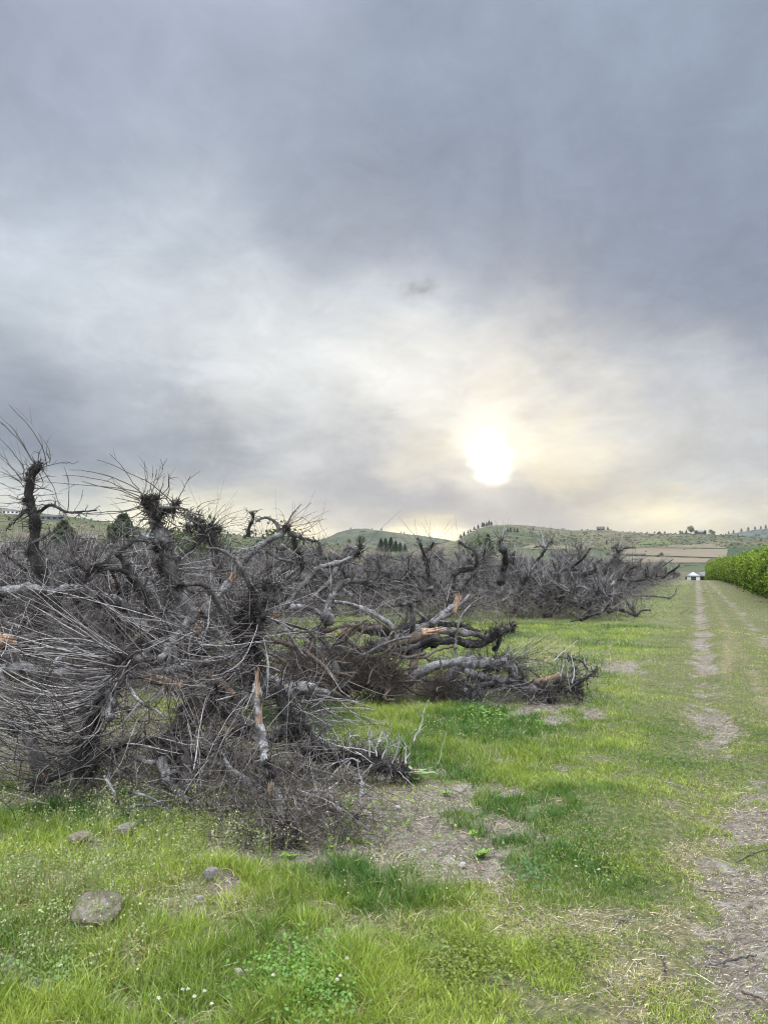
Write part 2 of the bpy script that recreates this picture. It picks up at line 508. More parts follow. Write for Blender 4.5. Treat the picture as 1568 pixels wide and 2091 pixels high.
def masks(x, y):
    u, v = proj(x, y, np.zeros_like(x))
    ok = y > 0.5
    n = fbm(x, y, 2.2, 4, 3) - 0.5
    nf = fbm(x, y, 7.0, 3, 9) - 0.5
    dirt = np.where(ok, blobs(DIRT, u, v), 0.0)
    al, s = lane(x, y)
    rutw = 0.15 + 0.05 * n
    r1 = np.exp(-(((s - 0.06 - .25 * n) / 0.24) ** 2)) * np.clip((al - 5) / 5, 0, 1) * (0.82 + 0.9 * n)
    r2 = np.exp(-(((s - 1.45 - .25 * n) / 0.20) ** 2)) * np.clip((al - 10) / 6, 0, 1) * (0.55 + 0.9 * n)
    far = np.clip((al - 40) / 40, 0, 1)
    dirt = np.maximum(dirt, np.maximum(r1, r2) * (1 + 0.25 * far))
    dirt = np.clip((dirt + n * 1.1 + nf * 1.1 - 0.40) * 3.0, 0, 1)
    lush = np.where(ok, blobs(LUSH, u, v), 0.0)
    mown = np.clip((s + 1.25 + n * 1.2) * 1.3, 0, 1)
    lush = np.clip((lush + n * 0.9 - 0.25) * 2.2, 0, 1)
    strip = np.clip(1 - np.abs(y - 25.5 - 4 * n) / 3.5, 0, 1) * (x < 9)
    lush = np.maximum(lush, strip * (1 - mown))
    lush = np.maximum(lush, (1 - mown) * np.clip((y - 12) / 8, 0, 1) * 0.6)
    straw = np.where(ok, blobs(STRAW, u, v), 0.0)
    straw = np.maximum(straw, .5 * np.exp(-(((s - 0.05) / 0.36) ** 2)) + .5 * np.exp(-(((s - 1.45) / 0.36) ** 2)) + .6 * np.exp(-(((s - 0.75) / 0.14) ** 2)) * (al > 9))
    straw = np.clip((straw + n * 1.0 + nf * 0.6 - 0.30) * 1.7, 0, 1)
    return dirt, lush, mown, straw


MOUNDS = [(195, 1885, 0.10, 0.16), (440, 1810, 0.05, 0.10), (250, 1718, 0.07, 0.12), (165, 1745, 0.08, 0.12), (800, 1640, 0.05, 0.6), (300, 1560, 0.10, 1.0), (780, 1405, 0.18, 0.8), (940, 1440, 0.10, 0.3)]


def height(x, y):
    r = np.hypot(x, y)
    h = (fbm(x, y, 0.35, 3, 21) - 0.5) * 0.16 * np.clip((r - 1.0) / 3, 0, 1)
    h += (fbm(x, y, 3.0, 3, 31) - 0.5) * 0.045
    h += (fbm(x, y, 16.0, 3, 41) - 0.5) * 0.016
    al, s = lane(x, y)
    for c in (0.03, 1.45):
        h -= 0.05 * np.exp(-(((s - c) / 0.25) ** 2)) * (al > 2)
    for (u, v, a, w_) in MOUNDS:
        p = G(u, v)
        h += a * np.exp(-((x - p[0]) ** 2 + (y - p[1]) ** 2) / (w_ * w_))
    h = h * np.clip(1 - (r - 60) / 100, 0, 1)
    fall = np.clip(r - 140, 0, 260)
    return h - 0.026 * fall


def make_ground():
    ths = np.radians(np.r_[np.arange(-180, -34, 4.0), np.arange(-34, 34, 0.17), np.arange(34, 180, 4.0)])
    rr = np.r_[0.3, 1.2, 1.8, 2.2 * 1.0115 ** np.arange(0, 420), 2.2 * 1.0115 ** 420 * 1.12 ** np.arange(1, 44)]
    T, R_ = np.meshgrid(ths, rr, indexing='ij')
    x = R_ * np.sin(T); y = R_ * np.cos(T)
    z = height(x, y)
    d, l, mo, st = masks(x, y)
    z = z - 0.012 * d
    V = np.stack([x, y, z], -1).reshape(-1, 3)
    nt, nr = T.shape
    idx = np.arange(nt * nr).reshape(nt, nr)
    a = idx; b = np.roll(idx, -1, axis=0)
    q = np.stack([a[:, :-1], a[:, 1:], b[:, 1:], b[:, :-1]], -1).reshape(-1, 4)
    cidx = len(V)
    V = np.vstack([V, [[0, 0, 0]]])
    tri = np.stack([np.full(nt, cidx), a[:, 0], b[:, 0]], -1)
    at = {k: np.r_[v.ravel(), 0] for k, v in (('dirt', d), ('lush', l), ('mown', mo), ('straw', st))}
    m, t, out = new_mat('ground')
    A = lambda k: t.n('ShaderNodeAttribute', attribute_name=k).outputs['Fac']
    co = t.n('ShaderNodeTexCoord').outputs['Object']
    nz = t.noise(co, 1.3, 6.0, 0.6)
    nfine = t.noise(co, 28.0, 5.0, 0.7)
    nmid = t.noise(co, 6.0, 5.0, 0.65)
    soil = t.ramp(nfine, [(0.25, (0.050, 0.041, 0.032)), (0.5, (0.145, 0.122, 0.096)), (0.72, (0.30, 0.262, 0.215))])
    soil = t.mix(t.rng(nmid, 0.5, 0.72), soil, (0.27, 0.245, 0.21))
    grass = t.ramp(nfine, [(0.3, (0.050, 0.060, 0.024)), (0.5, (0.11, 0.12, 0.050)), (0.7, (0.24, 0.21, 0.13))])
    mow = t.ramp(nfine, [(0.3, (0.030, 0.044, 0.015)), (0.5, (0.075, 0.085, 0.032)), (0.7, (0.20, 0.17, 0.095))])
    # mown swathes across the lane and long grass beyond
    grass = t.mix(A('mown'), grass, mow)
    thatch = t.ramp(nfine, [(0.3, (0.06, 0.052, 0.03)), (0.6, (0.22, 0.185, 0.105)), (0.8, (0.36, 0.32, 0.20))])
    grass = t.mix(t.m('MULTIPLY', A('straw'), 0.7), grass, thatch)
    c = t.mix(A('dirt'), grass, soil)
    dist = t.n('ShaderNodeVectorMath', {0: co}, operation='LENGTH').outputs['Value']
    farc = t.ramp(t.noise(co, 0.012, 4.0), [(0.35, (0.10, 0.11, 0.055)), (0.5, (0.19, 0.17, 0.09)), (0.65, (0.12, 0.14, 0.06))])
    c = t.mix(t.rng(dist, 200.0, 320.0), c, farc)
    hgt = t.m('ADD', nfine, t.m('MULTIPLY', nmid, 0.8))
    principled(t, out, c, 0.95, 0.15, hgt, 0.9, 0.02)
    me = raw_mesh('ground', V, [q, tri], [m], attrs=at)
    tag(link('ground', me), kind='structure')


make_ground()


# ------------------------------------------------------------------ grass
def polar_points(n, r0, r1, p, amax=29.0):
    """density falling with distance; p<1 crowds the near ground"""
    u = rs.rand(n)
    e = 2 - p
    r = (r0 ** e + u * (r1 ** e - r0 ** e)) ** (1 / e)
    a = np.radians(rs.uniform(-amax, amax, n))
    return r * np.sin(a), r * np.cos(a), r


def blades(x, y, z, h, wd, lean, col, levels=3, curl=0.5):
    """flat tapering blades; returns verts, tris list, colours"""
    n = len(x)
    a = rs.uniform(0, 2 * math.pi, n)
    ca, sa = np.cos(a), np.sin(a)
    la = rs.uniform(0, 2 * math.pi, n)
    lx, ly = np.cos(la) * lean, np.sin(la) * lean
    ts = np.linspace(0, 1, levels + 1)
    V = []; C = []
    for i, t in enumerate(ts):
        zz = h * t * (1 - 0.35 * lean * t)
        ox = lx * h * (t * (1 - curl) + curl * t * t) ; oy = ly * h * (t * (1 - curl) + curl * t * t)
        ww = wd * (1 - t ** 1.6) * 0.5
        cc = col * 1.0
        if i < levels:
            V.append(np.stack([x + ox + ca * ww, y + oy + sa * ww, z + zz], -1))
            V.append(np.stack([x + ox - ca * ww, y + oy - sa * ww, z + zz], -1))
            C += [cc, cc]
        else:
            V.append(np.stack([x + ox, y + oy, z + zz], -1)); C.append(cc)
    V = np.stack(V, 1); C = np.stack(C, 1)
    k = V.shape[1]
    base = (np.arange(n) * k)[:, None]
    quads = [base + np.array([[2 * i, 2 * i + 1, 2 * i + 3, 2 * i + 2]]) for i in range(levels - 1)]
    tri = base + np.array([[k - 3, k - 2, k - 1]])
    return V.reshape(-1, 3), quads, tri, C.reshape(-1, 3)


class Sheet:
    def __init__(s): s.V = []; s.Q = []; s.T = []; s.C = []; s.n = 0

    def add(s, V, quads, tris, C):
        s.V.append(V); s.C.append(C)
        for q in quads: s.Q.append(q + s.n)
        if tris is not None: s.T.append(tris + s.n)
        s.n += len(V)

    def mesh(s, name, mat, smooth=True):
        f = []
        if s.Q: f.append(np.concatenate(s.Q))
        if s.T: f.append(np.concatenate(s.T))
        return raw_mesh(name, np.concatenate(s.V), f, [mat], colors=np.concatenate(s.C), smooth=smooth)


def cmix(a, b, t):
    return np.asarray(a)[None, :] * (1 - t[:, None]) + np.asarray(b)[None, :] * t[:, None]


def make_grass():
    sh = Sheet()
    # short turf
    for (n, r0, r1, p) in ((430000, 2.3, 9, 1.5), (230000, 8, 24, 1.2), (150000, 22, 90, 1.0)):
        x, y, r = polar_points(n, r0, r1, p)
        d, l, mo, st = masks(x, y)
        pn = fbm(x, y, 4.2, 4, 77)
        keep = rs.rand(n) < np.clip(1.15 - d * 1.05, 0, 1) * np.clip(3.4 * (pn - 0.25) + .45 * mo, 0.06, 1) * (1 - 0.35 * st)
        x, y, r, l, mo, st, pn, d = [q[keep] for q in (x, y, r, l, mo, st, pn, d)]
        n = len(x)
        z = height(x, y) - 0.01
        hn = fbm(x, y, 5.5, 3, 55)
        h = (0.028 + 0.028 * rs.rand(n)) * (0.15 + hn * 1.75)
        h *= 1 + (1 - mo) * 0.9
        h *= (1 - 0.5 * d) * (1 - 0.38 * mo)
        wd = 0.0026 + 0.0016 * rs.rand(n) + r * 0.00035
        big = fbm(x, y, 0.9, 3, 91)
        t = np.clip((big - 0.36) * 3.2, 0, 1)
        t = np.clip(t * .75 + .5 * (fbm(x, y, 6.0, 3, 66) - .4), 0, 1)
        col = cmix((0.060, 0.145, 0.016), (0.350, 0.425, 0.056), t)
        al, s_ = lane(x, y)
        wave = np.clip(vnoise(al, s_ * .22, 1.1, 8) * 1.5 + vnoise(al, s_ * .5, 2.6, 18) * .9 - .72, 0, 1)
        yel = np.clip(mo * (0.05 + 0.95 * np.clip((r - 7) / 14, 0, 1) * wave), 0, 1)
        col = col * (1 - yel[:, None]) + np.array([0.46, 0.43, 0.15]) * yel[:, None]
        dry = (rs.rand(n) < 0.07 + 0.60 * st)
        col[dry] = np.array([0.46, 0.39, 0.20]) * (0.6 + 0.7 * rs.rand(dry.sum()))[:, None]
        col *= (0.55 + 0.95 * rs.rand(n) ** 1.3)[:, None]
        lean = np.where(dry, 0.6 + 1.6 * rs.rand(n), 0.2 + 0.8 * rs.rand(n))
        sh.add(*blades(x, y, z, h, wd, lean, col, 2))
    # tall lush tufts
    for (n, r0, r1, p, k) in ((17000, 2.3, 12, 1.3, 9), (8000, 10, 32, 1.0, 8)):
        x, y, r = polar_points(n, r0, r1, p)
        d, l, mo, st = masks(x, y)
        tn = fbm(x, y, 2.4, 3, 17)
        keep = rs.rand(n) < (0.10 * (1 - mo) + 0.9 * l) * np.clip((tn - 0.25) * 2.5, 0, 1) * (1 - d)
        x, y, r, l, tn, mo = [q[keep] for q in (x, y, r, l, tn, mo)]
        big = fbm(x, y, 0.9, 3, 91)
        H = (0.022 + 0.058 * l * rs.rand(len(x)) + 0.028 * tn) * (1 - 0.35 * mo) * (0.75 + .5 * np.clip(r / 12, 0, 1))
        t = np.clip((big - 0.3) * 2.2, 0, 1)
        col = cmix((0.070, 0.165, 0.018), (0.255, 0.355, 0.044), t) * (0.75 + 0.5 * rs.rand(len(x)))[:, None]
        x = np.repeat(x, k); y = np.repeat(y, k); r = np.repeat(r, k); H = np.repeat(H, k); col = np.repeat(col, k, 0)
        sp = 0.02 + 0.004 * r
        x = x + rs.normal(size=len(x)) * sp; y = y + rs.normal(size=len(x)) * sp
        H = H * (0.5 + 0.7 * rs.rand(len(x)))
        dry = rs.rand(len(x)) < 0.08
        col[dry] = np.array([0.42, 0.37, 0.2])
        sh.add(*blades(x, y, height(x, y) - 0.01, H, 0.0030 + r * 0.00030 + 0.0012 * rs.rand(len(x)), 0.15 + 0.75 * rs.rand(len(x)), col * (0.8 + 0.4 * rs.rand(len(x)))[:, None], 3, 0.8))
    tag(link('grass', sh.mesh('grass', M_BLADE)), 'fresh spring grass, shaggy on the left and mown short by the lane', 'grass', kind='stuff')

    # clover and low broad leaves
    cv = Sheet()
    for (u, v, ru, rv, cnt, sz, col) in ((630, 2030, 110, 70, 3200, 0.0075, (0.12, 0.24, 0.030)), (1200, 1730, 90, 40, 600, 0.006, (0.15, 0.20, 0.02)),
                                    (1290, 1770, 100, 30, 700, 0.006, (0.15, 0.20, 0.02)), (960, 1990, 100, 60, 1800, 0.006, (0.15, 0.20, 0.02)), (1080, 1790, 50, 30, 250, .009, (0.05, .14, .03)),
                                    (120, 2020, 140, 70, 1500, 0.0065, (0.14, 0.22, 0.05)), (985, 1478, 55, 22, 420, 0.014, (0.13, 0.23, 0.035)), (1150, 1950, 80, 40, 900, 0.006, (0.15, 0.20, 0.02)),
                                    (1400, 1540, 90, 60, 900, 0.008, (0.11, 0.18, 0.03)), (700, 1700, 250, 50, 260, 0.012, (0.16, 0.22, 0.03))):
        uu = u + rs.normal(size=cnt) * ru * 0.6; vv = v + rs.normal(size=cnt) * rv * 0.6
        p = np.array([G(a, min(b, 2140)) for a, b in zip(uu, vv)])
        x, y = p[:, 0], p[:, 1]
        hh = height(x, y) + (0.02 + 0.06 * rs.rand(cnt)) * (sz / 0.011) ** 0.9
        nrm = unit(np.stack([rs.normal(size=cnt) * .5, rs.normal(size=cnt) * .5, np.ones(cnt)], -1))
        a_ = unit(np.cross(nrm, rdir(cnt))); b_ = np.cross(nrm, a_)
        c0 = np.stack([x, y, hh], -1); s_ = (sz * (0.6 + 0.8 * rs.rand(cnt)))[:, None]
        V = np.stack([c0 - a_ * s_, c0 - b_ * s_ * .8, c0 + a_ * s_, c0 + b_ * s_ * .8], 1).reshape(-1, 3)
        q = np.arange(cnt * 4).reshape(-1, 4)
        cc = np.repeat(np.array(col)[None] * (0.7 + 0.6 * rs.rand(cnt))[:, None], 4, 0)
        cv.add(V, [q], None, cc)
    tag(link('clover', cv.mesh('clover', M_BLADE)), 'low clover and small leafy weeds growing among the grass', 'clover', kind='stuff')

    # loose straw, bark shreds and chips lying about
    lt = Sheet()
    for (n, r0, r1, p, L0, mode) in ((210000, 2.3, 14, 1.4, 0.016, 0), (20000, 2.3, 10, 1.4, 0.06, 1), (14000, 10, 40, 1.0, 0.05, 0)):
        x, y, r = polar_points(n, r0, r1, p)
        d, l, mo, st = masks(x, y)
        keep = rs.rand(n) < (np.maximum(d, 0.75 * st) * 0.95 + 0.03)
        x, y, r, d, st = [q[keep] for q in (x, y, r, d, st)]
        n = len(x)
        al, s_ = lane(x, y)
        Lh = L0 * (0.3 + rs.rand(n) ** 2 * 1.6) * 0.5
        wd = (0.0005 + 0.0012 * rs.rand(n) ** 3 + r * 0.0001) * (1.0 if mode == 0 else 0.9)
        ang_ = rs.uniform(0, math.pi, n)
        ang_ = np.where(s_ > -0.6, rs.normal(size=n) * 0.7 + 0.2, ang_)
        up_ = rs.normal(size=n) * 0.16
        dx, dy = np.cos(ang_), np.sin(ang_)
        z = height(x, y) - 0.012 * d + 0.004 + np.abs(up_) * Lh + (st * (1 - d)) * 0.03 * rs.rand(n)
        c0 = np.stack([x, y, z], -1); D = np.stack([dx, dy, up_], -1) * Lh[:, None]; E = np.stack([-dy, dx, rs.normal(size=n) * .5], -1) * wd[:, None]
        V = np.stack([c0 - D - E * .6, c0 - D + E * .6, c0 + E + np.array([0, 0, .002]), c0 + D, c0 - E + np.array([0, 0, .002])], 1)
        V = V[:, [0, 1, 2, 3, 4]].reshape(-1, 3)
        tone = rs.rand(n)
        straw = np.array([0.44, 0.375, 0.24]); bark = np.array([0.20, 0.155, 0.13]); dk = np.array([0.07, 0.055, 0.047]); gr = np.array([0.36, 0.34, 0.32])
        pick = np.where(tone[:, None] < 0.30 + 0.45 * (st * (1 - d))[:, None], straw[None], np.where(tone[:, None] < 0.68, bark[None], np.where(tone[:, None] < 0.85, dk[None], gr[None])))
        pick = pick * (0.7 + 0.6 * rs.rand(n))[:, None]
        f = np.arange(n * 5).reshape(-1, 5)
        lt.add(V, [f], None, np.repeat(pick, 5, 0)) if False else lt.T.append(f + lt.n)
        lt.V.append(V); lt.C.append(np.repeat(pick, 5, 0)); lt.n += len(V)
    tag(link('straw_litter', lt.mesh('straw_litter', M_LITTER, False)), 'dry straw, bark shreds and wood chips scattered over bare soil', 'litter', kind='stuff')

    # pale seeding weeds standing in front of the brush
    wd_ = Sheet()
    spots = []
    for (u, v, ru, rv, cnt) in ((200, 1620, 260, 60, 230), (380, 1690, 200, 50, 200), (60, 1790, 110, 70, 190), (300, 1760, 160, 50, 110), (850, 1790, 120, 40, 70),
                                (200, 1860, 140, 40, 90), (690, 1440, 120, 16, 90), (930, 1490, 150, 30, 70), (1200, 1320, 120, 20, 90), (1160, 1480, 60, 20, 20), (160, 1940, 140, 60, 60)):
        for k in range(int(cnt * .55)):
            g = G(u + rs.normal() * ru * .6, min(v + abs(rs.normal()) * rv * .7 + 20, 2120)); spots.append(g)
    for g in spots:
        r = math.hypot(g[0], g[1])
        n = int(16 + 12 * rs.rand())
        H = 0.08 + 0.17 * rs.rand()
        z0 = float(height(np.array([g[0]]), np.array([g[1]]))[0])
        t = rs.rand(n) ** 0.6
        lx, ly = rs.normal(size=2) * 0.25
        px = g[0] + lx * H * t + rs.normal(size=n) * 0.018; py = g[1] + ly * H * t + rs.normal(size=n) * 0.018; pz = z0 + H * t
        c0 = np.stack([px, py, pz], -1)
        a_ = rdir(n); b_ = unit(np.cross(a_, rdir(n))); s_ = (0.0030 + 0.0035 * rs.rand(n) + 0.0003 * r)[:, None]
        V = np.stack([c0 - a_ * s_, c0 - b_ * s_ * .7, c0 + a_ * s_, c0 + b_ * s_ * .7], 1).reshape(-1, 3)
        base = np.array([0.30, 0.32, 0.15]) if rs.rand() < .65 else np.array([0.17, 0.24, 0.06])
        wd_.add(V, [np.arange(n * 4).reshape(-1, 4)], None, np.repeat(base[None] * (0.7 + .6 * rs.rand(n))[:, None], 4, 0))
        bl = blades(np.full(3, g[0]) + rs.normal(size=3) * .006, np.full(3, g[1]), np.full(3, z0), np.full(3, H), np.full(3, 0.0022 + .0002 * r), np.abs(rs.normal(size=3)) * .25, np.repeat(np.array([[.22, .25, .09]]), 3, 0), 2)
        wd_.add(*bl)
    tag(link('seeding_weeds', wd_.mesh('seeding_weeds', M_BLADE)), 'thin pale weeds gone to seed in front of the brush pile', 'weeds', kind='stuff')


make_grass()


# ------------------------------------------------------------------ dead trees
class Tree:
    """collects the limbs and the thin growth of one torn-out tree"""
    def __init__(s, loc):
        s.o = np.array(loc, float)
        s.limbs = []            # (name, verts, faces, material)
        s.twig = Strands(); s.spur = Strands(); s.brush = Strands(); s.bleach = Strands()
        s.axes = []

    def limb(s, pts, r0, r1, mat=None, name='limb', sides=9, spurs=0, shoots=0, dirs=(0, 0, 1), amt=0.6, slen=(0.3, 0.8), bend=(0, 0, 0.2), rough=0.13, cap=True, sl=1.0, sr=0.0035):
        P = [np.array(p) for p in pts]
        if 1.0 < s.o[1] < 9.5 and name in ('trunk', 'limb') and mat in (M_DARK, M_MID): r0, r1 = r0 * 1.15, r1 * 1.15
        L = sum(np.linalg.norm(P[i + 1] - P[i]) for i in range(len(P) - 1))
        n = int(max(6, min(70, L / (max(r0, r1) * 0.8))))
        Q = resample(P, n)
        jit = rs.normal(size=Q.shape) * max(r0, r1) * 0.10
        Q = Q + jit
        R = r0 + (r1 - r0) * np.linspace(0, 1, n)
        # swellings at the old pruning cuts
        for _ in range(int(L / 0.25)):
            c = rs.rand() * n
            R = R * (1 + (0.15 + 0.25 * rs.rand()) * np.exp(-((np.arange(n) - c) / 1.3) ** 2))
        Rc = R.copy(); Qc = Q
        if cap:
            Qc = np.vstack([Q[:1], Q, Q[-1:]]); Rc = np.r_[0.0008, R, 0.0008]
        V, f = tubes(Qc[None] - s.o, Rc[None], sides, rough)
        s.limbs.append((name, V, f, mat or M_MID))
        s.axes.append((Q, R))
        if spurs: s.spurs_on(Q, R, spurs, sl)
        if shoots: s.shoots_on(Q, R, shoots, dirs, amt, slen, bend, sr)
        return Q, R

    def pick(s, Q, R, n, a=0.0, b=1.0):
        t = (a + (b - a) * rs.rand(n)) * (len(Q) - 1)
        i = np.clip(t.astype(int), 0, len(Q) - 2); f = (t - i)[:, None]
        return Q[i] * (1 - f) + Q[i + 1] * f, R[i]

    def spurs_on(s, Q, R, n, sl=1.0, a=0.0, b=1.0):
        p, r = s.pick(Q, R, n, a, b)
        d = rdir(n)
        p0 = p + d * r[:, None] * 0.6 - s.o
        L = (0.03 + 0.10 * rs.rand(n) ** 1.6) * sl
        P = s.spur.sticks(p0, d, L, rdir(n) * 0.4, 0.0045 + 0.004 * rs.rand(n), 0.0015, 4, 0.18)
        k = n
        st = P[np.arange(k), 2]
        s.spur.sticks(st, rdir(k) + d, L * 0.7, rdir(k) * 0.5, 0.003, 0.0012, 3, 0.18)
        s.spur.sticks(P[:, 1], rdir(k) + d, L * 0.5, rdir(k) * 0.5, 0.003, 0.0012, 3, 0.18)

    def shoots_on(s, Q, R, n, dirs, amt, slen, bend, sr=0.0035, a=0.0, b=1.0, sub=0.7):
        p, r = s.pick(Q, R, n, a, b)
        d = rdir(n, dirs, amt * 2)
        L = slen[0] + (slen[1] - slen[0]) * rs.rand(n)
        bd = np.array(bend)[None] * (0.4 + 1.0 * rs.rand(n))[:, None] + rdir(n) * 0.12
        P = s.twig.sticks(p - s.o + d * r[:, None] * .5, d, L, bd, sr * (0.7 + .7 * rs.rand(n)), sr * 0.35, 7, 0.030)
        k = int(n * sub)
        if k:
            j = rs.randint(0, n, k); i = rs.randint(1, 5, k)
            st = P[j, i]
            dd = unit(P[j, i + 1] - P[j, i])
            s.twig.sticks(st, dd + rdir(k) * 0.8, L[j] * (0.15 + 0.3 * rs.rand(k)), rdir(k) * 0.2, sr * 0.6, sr * 0.3, 5, 0.05)
        return P

    def knob(s, c, r, n=70, dirs=(0, 0, 0), amt=0.0):
        """the gnarled head left by years of pruning"""
        c = np.array(c); n = int(n * .62); s.nk = getattr(s, 'nk', 0) + 1
        Q = c + rdir(5) * r * 0.45
        for q in Q:
            m = 7
            P = np.array([q + (c - q) * 0, q + rdir(1)[0] * r * .4])
            V, f = tubes(resample(P, 6)[None] - s.o, (r * 0.42 * np.sin(np.linspace(0.15, math.pi - .15, 6)))[None], 7, 0.25)
            s.limbs.append(('knuckle', V, f, M_DARK, s.nk))
        d = rdir(n, dirs, amt)
        s.spur.sticks(c - s.o + d * r * 0.3 * rs.rand(n, 1), d, r * (0.5 + 1.1 * rs.rand(n)), rdir(n) * 0.5, 0.0055, 0.002, 4, 0.16, S=4)
        s.spur.sticks(c - s.o + rdir(n) * r * 0.8, rdir(n) + d, r * (0.4 + 0.8 * rs.rand(n)), rdir(n) * 0.6, 0.003, 0.001, 4, 0.2)

    def shoots_to(s, base, ends, sr=0.0035, spread=0.02, arc=(0, 0, 0), wig=0.018):
        """long wands from a base point to given ends with an arc"""
        base = np.array(base)
        E = np.array(ends); n = len(E)
        B = base[None] + rs.normal(size=(n, 3)) * spread
        t = np.linspace(0, 1, 9)[None, :, None]
        A = np.array(arc) if np.ndim(arc) == 2 else np.repeat(np.array(arc)[None], n, 0)
        A = A * (0.6 + 0.8 * rs.rand(n, 1))
        L = np.linalg.norm(E - B, axis=1)[:, None, None]
        P = B[:, None] * (1 - t) + E[:, None] * t + A[:, None] * L * (4 * t * (1 - t))
        wg = np.cumsum(rs.rand(n, 9, 3) - .5, axis=1); wg -= wg[:, :1]
        P = P + wg * L * wig
        R = sr * (0.75 + .5 * rs.rand(n))[:, None] * (1 - 0.62 * np.linspace(0, 1, 9)[None])
        s.twig.add(P - s.o, R, 4)
        return P

    def wand(s, pts, r=0.004, bleach=False, sub=0):
        Q = resample(pts, 14)
        Q = Q + rs.normal(size=Q.shape) * r * 0.3; r = r * .85
        (s.bleach if bleach else s.twig).add((Q - s.o)[None], (r * (1 - 0.6 * np.linspace(0, 1, 14)))[None], 5, tone=rs.uniform(.1, .72, 1))
        if sub:
            j = rs.randint(2, 12, sub)
            (s.bleach if bleach else s.twig).sticks(Q[j] - s.o, unit(Q[j + 1] - Q[j]) + rdir(sub) * .7, 0.05 + 0.12 * rs.rand(sub), rdir(sub) * .2, r * .6, r * .25, 5, 0.05)

    def brushwood(s, c, rad, n, L=(0.1, 0.35), r=0.0018, bias=(0, 0, 0), amt=0.0, tangle=None, wig=0.09):
        c = np.array(c); rad = np.array(rad); n = int(n * (0.33 if bias == (0, 0, 0) else .24)); n = n if rad[0] > 1.85 else int(n * (.70 if c[2] > .45 else 1.0)); p_top = c[2] + rad[2] * .8
        p = c + rs.normal(size=(n, 3)) * rad * 0.5
        p[:, 2] = np.clip(p[:, 2], 0.02, p_top)
        d = rdir(n, bias, amt)
        (tangle or s.brush).sticks(p - s.o, d, L[0] + (L[1] - L[0]) * rs.rand(n), rdir(n) * 0.25, r * (.6 + .9 * rs.rand(n)), r * .4, 5, wig)

    def roots(s, c, r, n=16, out=(0, -1, 0), fibres=500):
        c = np.array(c); out = np.array(out, float)
        for i in range(n):
            d = unit(rdir(1)[0] + out * 0.5)
            p1 = c + d * r * .35
            p2 = c + d * r * (.6 + .3 * rs.rand()) + rdir(1)[0] * r * .2
            p3 = p2 + unit(d + rdir(1)[0] * .9) * r * .5
            for p in (p2, p3): p[2] = max(p[2], 0.01)
            rr = 0.012 + 0.022 * rs.rand()
            s.limb([c + rdir(1)[0] * r * .15, p1, p2, p3], rr, rr * .35, M_ROOT, 'root', 7)
        if fibres:
            p = c + unit(rs.normal(size=(fibres, 3))) * r * (0.3 + .6 * rs.rand(fibres, 1))
            p[:, 2] = np.maximum(p[:, 2], 0.02)
            s.brush.sticks(p - s.o, rdir(fibres, (0, 0, -1), .6), 0.06 + .2 * rs.rand(fibres), rdir(fibres) * .4, 0.0028, 0.0008, 6, 0.12, tone=rs.rand(fibres) * .6)

    def splinters(s, c, d, r, n=9, L=0.12):
        """pale torn wood at a break"""
        c = np.array(c); d = unit(np.array(d, float))
        st = Strands()
        side = unit(np.cross(d, rdir(n)))
        off = side * r * 0.72 * np.sqrt(rs.rand(n, 1))
        p0 = c - s.o + off - d * L * .5
        LL = L * (0.55 + 0.9 * rs.rand(n))
        st.sticks(p0, d + rdir(n) * .10, LL, rdir(n) * 0.04, r * (0.30 + .25 * rs.rand(n)), r * .04, 5, 0.02, S=5)
        V = np.concatenate(st.V); f = np.concatenate(st.Fc)
        s.limbs.append(('broken_wood', V, f, M_WOOD))

    def build(s, name, label, cat='dead tree', group=None, merge=False, loc=None):
        root = empty(name, s.o if loc is None else loc, label, cat, group)
        by = {}
        for (nm, V, f, m, *g_) in s.limbs:
            grp = g_[0] if g_ else 0
            # knuckles, roots and splinters belong together; limbs are each a part
            key = (nm, m.name) if merge else (nm, m.name, id(m), grp) if nm == 'knuckle' else (nm, m.name, len(by))
            by.setdefault(key, []).append((V, f, m))
        for key, L in by.items():
            Vs = []; Fs = []; n = 0
            for V, f, m in L:
                Vs.append(V); Fs.append(f + n); n += len(V)
            link(key[0] if key[0] != 'knuckle' else 'pruning_knob', raw_mesh(key[0], np.concatenate(Vs), [np.concatenate(Fs)], [L[0][2]]), root)
        for (st, nm, m) in ((s.twig, 'shoot_growth', M_TWIG), (s.spur, 'spur_growth', M_SPUR), (s.brush, 'brushwood', M_BRUSH), (s.bleach, 'bleached_growth', M_BLEACH)):
            me = st.mesh(nm, m)
            if me: link(nm, me, root)
        return root


def P_(*uvd):
    return [W(*p) for p in uvd]


def px(p, d):
    """a size of p picture pixels at distance d, in metres"""
    return p / F * d


